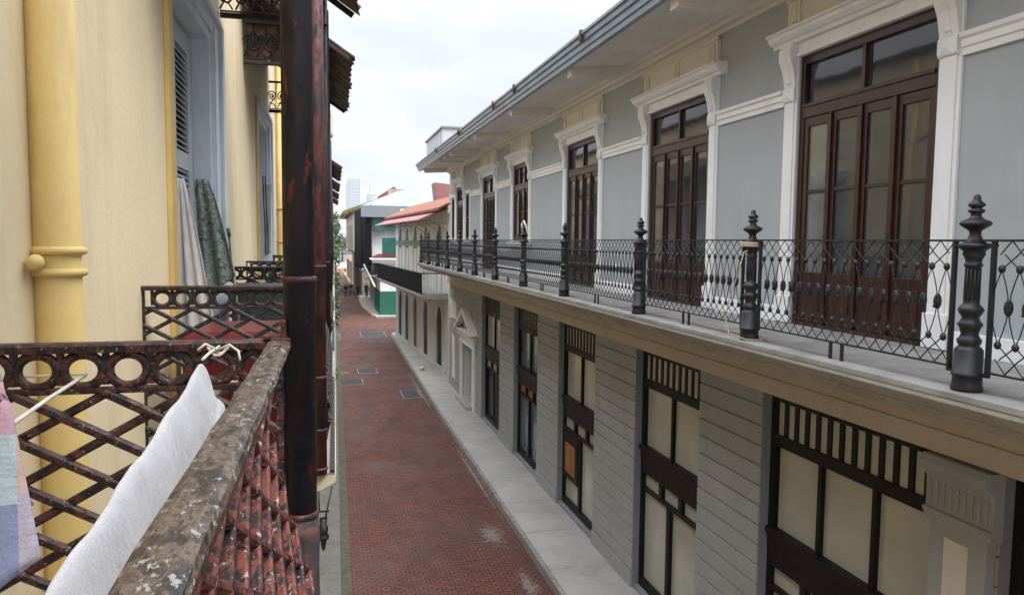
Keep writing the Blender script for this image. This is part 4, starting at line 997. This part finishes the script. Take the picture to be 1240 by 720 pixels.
for i, (a, b, can, nm) in enumerate(BL):
    dark = i > 0
    m = MB(LM); m.box(-.17, -.10, a, b, 5.20, 5.262) if i == 0 else m.box(-.03, -.006, a, b, 5.263, 5.275)
    bal_ = m.build('iron_balcony', 'peelred' if i == 0 else 'peelblack', YH)
    handrail_mesh(a, b - (.03 if i == 0 else 0)).build('handrail', 'peelrail' if i == 0 else 'peelblack', bal_)
    if i < 3: front_rail_mesh(a, b - .08).build('front_railing', 'peelred' if i == 0 else 'peelblack', bal_)
    side_rail_mesh(b).build('side_railing', 'peeldark' if i == 0 else 'peelblack', bal_)
    if i: side_rail_mesh(a).build('side_railing', 'peelblack', bal_)
    mat = 'column' if i == 0 else 'columnred'
    if i == 0:
        column_mesh(b, 5.83, 8.9).build('column', mat, bal_)
        m = MB(LM); m.lathe((-.083, b, 0), [(4.9, .043), (5.3, .042), (5.5, .044), (5.70, .041), (5.78, .043), (5.825, .0395)], 20, True); m.build('socket', 'socket', bal_)
        [collar_mesh(b, z).build('collar', 'columnred', bal_) for z in (6.405, 5.83)]
        m = MB(LM); m.box(-.125, -.112, b - .03, b - .012, 6.262, 6.31); m.box(-.165, -.10, b - .025, b + .012, 6.262, 6.274); m.box(-.150, -.09, b - .032, b - .006, 6.238, 6.268); m.build('rail_joint', 'columnred', bal_, bevel=.004)
    else:
        column_mesh(a).build('column', mat, bal_); column_mesh(b, r_=.04).build('column', 'column' if i < 3 else 'columnred', bal_)
        [collar_mesh(a, z).build('collar', 'columnred', bal_) for z in (8.35, 6.36, 5.78, 5.50, 5.29)]; [collar_mesh(b, z, .04).build('collar', 'columnred', bal_) for z in (8.35, 6.3, 5.3)]
    if can:
        ca, cb = (a - .25, b + .1) if i != 1 else (a - .25, b - .08)
        c_ = canopy_mesh(ca, cb).build('canopy', 'rustroof', bal_)
        for y in (a, b): frieze_mesh(y, h=.30 if i < 2 else .42).build('frieze', 'lace', bal_)
        m = MB(LM); m.bar((-.93, ca + .02, 9.16), (.17, ca + .02, 8.42), .05, .03, (0, 1, 0)); m.bar((-.93, cb - .02, 9.16), (.17, cb - .02, 8.42), .05, .03, (0, 1, 0)); m.box(-.1, -.06, a, b, 8.50, 8.56); m.build('rafter', 'lace', bal_)
        m = MB(LM); y = a
        while y < b: m.prof([(y, 8.50), (y + .05, 8.50), (y + .025, 8.40)], -.085, -.065, 'x'); y += .055
        m.build('valance', 'lace', bal_)
m = MB(LM); m.box(-.9, -.12, 8.53, 8.55, 8.42, 8.80)
for k in range(5):
    c = -.82 + k * .16; m.tube([(c + .06 * math.cos(t), 8.52, 8.60 + .09 * math.sin(t)) for t in [2 * math.pi * j / 14 for j in range(14)]], .010, 5, closed=True)
m.build('gable_board', 'rustroof', YH)
m = MB(LM)
for k in range(110): m.ball((-.040, 6.8, 6.5 + k * .018), .0085, 6, 5)
m.tube([(-.040, 6.8, 6.5), (-.040, 6.8, 8.48)], .004, 5)
single(m, 'rain_chain', 'lace', (.06, 6.8, 6.4), 'dark beaded chain hanging beside the iron columns of the second balcony', 'chain')
# rounded box high up between canopies
m = MB(LM); m.box(-.09, -.015, 13.9, 14.3, 8.36, 8.84); single(m, 'wall_box', 'sticker', (.1, 14, 8.36), 'pale rounded box fixed high on the iron columns, between two canopies', 'box', bevel=.03)
# lantern hanging under the ledge
T = thing('lantern', (-.01, 3.86, 4.93), 'black iron lantern hanging below the end of the cream ledge', 'lantern')
m = MB(LM); m.tube([(-.02, 3.9, 5.22), (-.055, 3.86, 5.07), (-.06, 3.86, 5.06)], .005, 5); m.tube([(-.09, 3.9, 5.2), (-.085, 3.86, 5.10)], .005, 5)
m.box(-.09, -.035, 3.855, 3.865, 5.10, 5.108); m.box(-.085, -.045, 3.855, 3.865, 5.065, 5.073); m.build('hanger', 'iron', T)
m = MB(LM); m.lathe((-.066, 3.86, 4.93), [(.135, .008), (.13, .02), (.10, .016), (.095, .024), (.06, .024), (.055, .018), (.045, .030), (.03, .028), (.02, .016), (-.02, .01), (-.035, .003)], 10); m.build('body', 'iron', T)

# ------------------------------------------------------------ washing and things on the balconies
def clothmat(name, a, b_, scale=14, patt=False, rough=.95):
    m, t, b = nodes(name); v = coord(t)
    if patt:
        n = noise(t, v, scale, 3, .6, 1.8); c = ramp(t, n, [(.40, a), (.48, b_), (.54, a), (.62, b_)])
    else: c = ramp(t, noise(t, v, scale, 5), [(.3, a), (.7, b_)])
    f_ = noise(t, v, 420, 2); c = mixc(t, .25, c, ramp(t, f_, [(.3, (.3,) * 3), (.7, (.7,) * 3)]), 'OVERLAY')
    t.links.new(c, b.inputs['Base Color']); b.inputs['Roughness'].default_value = rough
    cz = noise(t, coord(t, (1, 1, .35)), 38, 4, .6, .8); b2 = t.nodes.new('ShaderNodeBump'); b2.inputs['Strength'].default_value = .6; b2.inputs['Distance'].default_value = .012; t.links.new(cz, b2.inputs['Height'])
    b.inputs['Sheen Weight'].default_value = .3
    bump(t, b, f_, .5, .003); t.links.new(b2.outputs[0], [n for n in t.nodes if n.type == 'BUMP' and n != b2][0].inputs['Normal']); return m
M['towelwhite'] = clothmat('white terry cloth', (.40, .40, .42), (.50, .50, .52))
M['towelgrey'] = clothmat('off white cotton', (.50, .48, .45), (.62, .60, .57))
M['towelgreen'] = clothmat('green patterned cotton', (.05, .105, .09), (.40, .42, .34), 15, True)
def plaidmat():
    m, t, b = nodes('pastel patchwork cloth'); v = coord(t)
    sp = t.nodes.new('ShaderNodeSeparateXYZ'); t.links.new(v, sp.inputs[0])
    def mr(sock, a, c):
        n = t.nodes.new('ShaderNodeMapRange'); n.inputs[1].default_value = a; n.inputs[2].default_value = c; t.links.new(sock, n.inputs[0]); return n.outputs[0]
    z = mr(sp.outputs[2], 5.75, 6.30)
    right = ramp(t, z, [(0, (.40, .35, .48)), (.63, (.56, .33, .27)), (.82, (.52, .20, .30))], True)
    left = ramp(t, z, [(0, (.22, .38, .45)), (.22, (.12, .18, .42)), (.60, (.38, .50, .55)), (.80, (.54, .24, .34))], True)
    x = ramp(t, mr(sp.outputs[0], -.60, -.40), [(0, 0.0), (.66, 1.0)], True)
    c = mixc(t, x, left, right)
    wv = t.nodes.new('ShaderNodeTexWave'); wv.bands_direction = 'Z'; wv.inputs['Scale'].default_value = 32; wv.inputs['Distortion'].default_value = 1.5; t.links.new(v, wv.inputs[0])
    c = mixc(t, .12, c, ramp(t, wv.outputs[1], [(0, (.25,) * 3), (1, (.75,) * 3)]), 'OVERLAY')
    c = mixc(t, .28, c, (.6, .58, .6)); fz = noise(t, v, 300, 2); c = mixc(t, .3, c, ramp(t, fz, [(.3, (.3,) * 3), (.7, (.7,) * 3)]), 'OVERLAY')
    bump(t, b, noise(t, v, 30, 4), .5, .01); t.links.new(c, b.inputs['Base Color']); b.inputs['Roughness'].default_value = .95
    return m
M['plaid'] = plaidmat()
def drape(name, mat, y, tl, tr, bl, br, label, cat, amp=.03, folds=3.5, n=30, rows=18, th=.006, ydir=.0, group=None):
    """hanging cloth: corners (x,z) on the plane y, folds deepening downwards"""
    m = MB(LM); vs = []; fs = []
    for j in range(rows + 1):
        t = j / rows
        for i in range(n + 1):
            a = i / n
            xt, zt_ = tl[0] + (tr[0] - tl[0]) * a, tl[1] + (tr[1] - tl[1]) * a
            xb, zb_ = bl[0] + (br[0] - bl[0]) * a, bl[1] + (br[1] - bl[1]) * a
            e = t ** .85
            x = xt + (xb - xt) * e; z = zt_ + (zb_ - zt_) * t
            o = amp * (.25 + t) * (math.sin(folds * 2 * math.pi * a + .6 * t) + .35 * math.sin(folds * 4.7 * a + 1 + t))
            if t < .12: z -= .02 * (2 * a - 1) ** 2
            vs.append((x + .15 * o, y + o + ydir * a, z + .006 * math.sin(9 * a)))
    for j in range(rows):
        for i in range(n):
            k = j * (n + 1) + i; fs.append((k, k + 1, k + n + 2, k + n + 1))
    m.add(vs, fs, True)
    o = single(m, name, mat, (0, 0, 0), label, cat, group)
    md = o.modifiers.new('thickness', 'SOLIDIFY'); md.thickness = th
    return o
drape('towel', 'towelgrey', 4.98, (-.945, 6.87), (-.90, 6.87), (-1.02, 5.75), (-.70, 5.72), 'off-white towel hanging on the near side of the first doorway', 'towel', amp=.028)
drape('towel', 'towelgreen', 5.9, (-1.0, 6.93), (-.90, 6.94), (-.97, 6.02), (-.72, 6.22), 'green patterned towel hanging in the middle of the first doorway', 'towel', amp=.03, folds=2.5)
drape('towel', 'towelgrey', 11.1, (-.97, 7.25), (-.86, 7.28), (-.97, 6.25), (-.88, 6.3), 'long grey-white cloth hanging in the second doorway', 'towel', amp=.03)
drape('patchwork_cloth', 'plaid', 1.30, (-.80, 6.29), (-.505, 6.29), (-.78, 5.72), (-.462, 5.985), 'pastel patchwork cloth with pink, salmon, lilac and blue squares at the left edge', 'cloth', amp=.008, folds=2)
# white towel over the line along the front railing
m = MB(LM); rings = []
for i in range(45):
    t = i / 44; y = 1.73 - t * 1.48; x = -.283 - .034 * min(1, t * 1.9); z = 6.235 - .14 * min(1, t * 1.7) ** .9 + .005 * math.sin(i * .9) + .003 * math.sin(i * 2.7) 
    w_ = .016 + .016 * min(1, t * 9); dr = (.16 + .5 * min(1, t * 3)); f_ = .007 * math.sin(i * .8) + .006 * math.sin(i * 2.6 + 1)
    g_ = .007 * math.sin(i * 1.15) + .004 * math.sin(i * 2.9 + 1)
    rings.append([(x - .014, y, z - dr * .8), (x - .013, y, z - .06), (x - .009, y, z - .010), (x, y, z + .001), (x + .011, y, z - .012), (x + .019 + g_ * .5, y, z - .05), (x + .030 + g_, y, z - .11), (x + .044 + g_ * 1.3, y, z - dr * .45), (x + .055 + g_ * 1.6, y, z - dr), (x + .048 + g_ * 1.6, y, z - dr), (x + .012, y, z - .05), (x - .004, y, z - .05), (x - .009, y, z - dr * .8)])
m.loft(rings, True, True)
o = single(m, 'towel', 'towelwhite', (0, 0, 0), 'long white towel hung over a line just inside the rusty handrail in front', 'towel'); 
md = o.modifiers.new('subsurf', 'SUBSURF'); md.levels = 1; md.render_levels = 2
m = MB(LM); m.tube([(-.282, 1.72, 6.236), (-.275, 1.76, 6.243), (-.262, 1.83, 6.25)], .0035, 6)
m.tube([(-.262 + .022 * math.cos(t) , 1.81 + .02 * math.sin(t), 6.243 + .010 * math.cos(2 * t)) for t in [k * .45 for k in range(22)]], .0034, 6)
m.tube([(-.262, 1.80, 6.245), (-.235, 1.79, 6.258), (-.215, 1.78, 6.245), (-.21, 1.77, 6.225)], .003, 6); m.tube([(-.262, 1.80, 6.245), (-.285, 1.78, 6.262), (-.30, 1.77, 6.25)], .003, 6)
single(m, 'clothes_line', 'cordwhite', (-.26, 1.8, 6.24), 'white line knotted to the side railing, carrying the white towel', 'cord')
m = MB(LM); m.tube([(-.548, 1.83, 6.19), (-.545, 1.6, 6.185), (-.53, 1.3, 6.18), (-.50, 1.05, 6.185), (-.49, .8, 6.19)], .0042, 7); single(m, 'cord', 'cordwhite', (-.55, 1.83, 6.19), 'cream cord stretched slanting across the left end of the side railing', 'cord')
m = MB(LM); m.tube([(-.80, 1.80, 6.23), (-.73, 1.80, 6.20), (-.705, 1.80, 6.205), (-.697, 1.80, 6.15), (-.70, 1.80, 6.10), (-.702, 1.80, 6.06), (-.69, 1.80, 5.99), (-.665, 1.80, 5.93), (-.65, 1.80, 5.91)], .0036, 6); single(m, 'cord', 'cordgrey', (-.7, 1.8, 5.9), 'grey twisted cord dangling from the left end of the side railing', 'cord')
m = MB(LM); m.tube([(-.72, 1.86, 6.185), (-.55, 1.86, 6.188)], .003, 5); single(m, 'wire', 'cordwhite', (-.6, 1.86, 6.18), 'thin pale wire running level behind the rings of the side railing', 'wire')
m = MB(LM); m.tube([(-.93, 1.85, 6.25), (-.742, 1.85, 6.25)], .019, 12); single(m, 'grey_wrap', 'boxsheet', (-.8, 1.85, 6.25), 'grey plastic wrap round the left end of the side rail', 'wrap')
# red bin, dark box, broom, hose on the second balcony
T = thing('red_bin', (-.42, 4.6, 5.262), 'dark red plastic bin with a rounded lid behind the second side railing', 'bin')
m = MB(LM); m.prof([(-.80, 5.27), (-.17, 5.27), (-.15, 5.86), (-.82, 5.86)], 4.32, 4.95); m.build('body', 'redpaint', T, bevel=.03)
m = MB(LM); m.box(-.84, -.13, 4.30, 4.97, 5.88, 5.985); m.build('lid', 'redpaint', T, bevel=.045)
m = MB(LM); m.box(-.78, -.30, 6.1, 6.6, 5.263, 6.10); m.box(-.80, -.28, 6.08, 6.62, 6.10, 6.13); single(m, 'storage_box', 'darkfabric', (-.5, 6.3, 5.263), 'dark grey woven storage box behind the red bin', 'box', bevel=.015)
T = thing('broom', (-.70, 6.0, 5.262), 'broom leaning in the doorway with a grey stick and a green tip', 'broom')
m = MB(LM); m.tube([(-.66, 6.0, 5.27), (-.775, 6.0, 6.52)], .011, 8); m.build('stick', 'metalgrey', T)
m = MB(LM); m.tube([(-.775, 6.0, 6.515), (-.782, 6.0, 6.58)], .014, 8); m.build('tip', 'green', T)
m = MB(LM); m.tube([(-.45, 4.12, 5.27), (-.47, 4.10, 5.6), (-.52, 4.1, 5.75), (-.60, 4.12, 5.72), (-.66, 4.15, 5.5), (-.67, 4.15, 5.27)], .022, 9); single(m, 'hose', 'white', (-.5, 4.1, 5.265), 'white plastic hose looped in front of the red bin', 'hose')
T = thing('flower_pot', (-.6, 9.3, 5.262), 'small pot of pink flowers on the third balcony', 'plant pot')
m = MB(LM); m.lathe((-.6, 9.3, 5.27), [(0, .1), (.3, .14), (.34, .15)], 12); m.build('pot', 'brown', T)
m = MB(LM); foliage(m, [((-.6, 9.3, 5.95), (.22, .2, .28))], 220, .04); m.build('leaves', 'leaf', T)
m = MB(LM); foliage(m, [((-.55, 9.2, 6.1), (.16, .15, .12))], 40, .03); m.build('flowers', 'pink', T)
m = MB(LM)
for x in (-.93, -.90): m.tube([(x, 10.6, 7.35), (x + .01, 10.6, 6.9), (x + .03, 10.55, 6.5), (x + .02, 10.6, 6.3)], .008, 5)
single(m, 'dark_straps', 'black', (-.9, 10.6, 6.3), 'dark straps dangling at the near side of the second doorway', 'strap')
for o in bpy.data.objects:      # flush the label to every top-level thing that still lacks one
    pass

# ------------------------------------------------------------ humid air
m = MB(); m.box(-320, 420, -60, 900, -1.2, 130)
hz = bpy.data.materials.new('humid air'); hz.use_nodes = True; t = hz.node_tree; t.nodes.clear()
pv = t.nodes.new('ShaderNodeVolumePrincipled'); pv.inputs['Color'].default_value = (.90, .94, 1.0, 1); pv.inputs['Density'].default_value = .00018; pv.inputs['Anisotropy'].default_value = .2
mo = t.nodes.new('ShaderNodeOutputMaterial'); t.links.new(pv.outputs[0], mo.inputs['Volume'])
tag(m.build('haze', hz), kind='stuff')
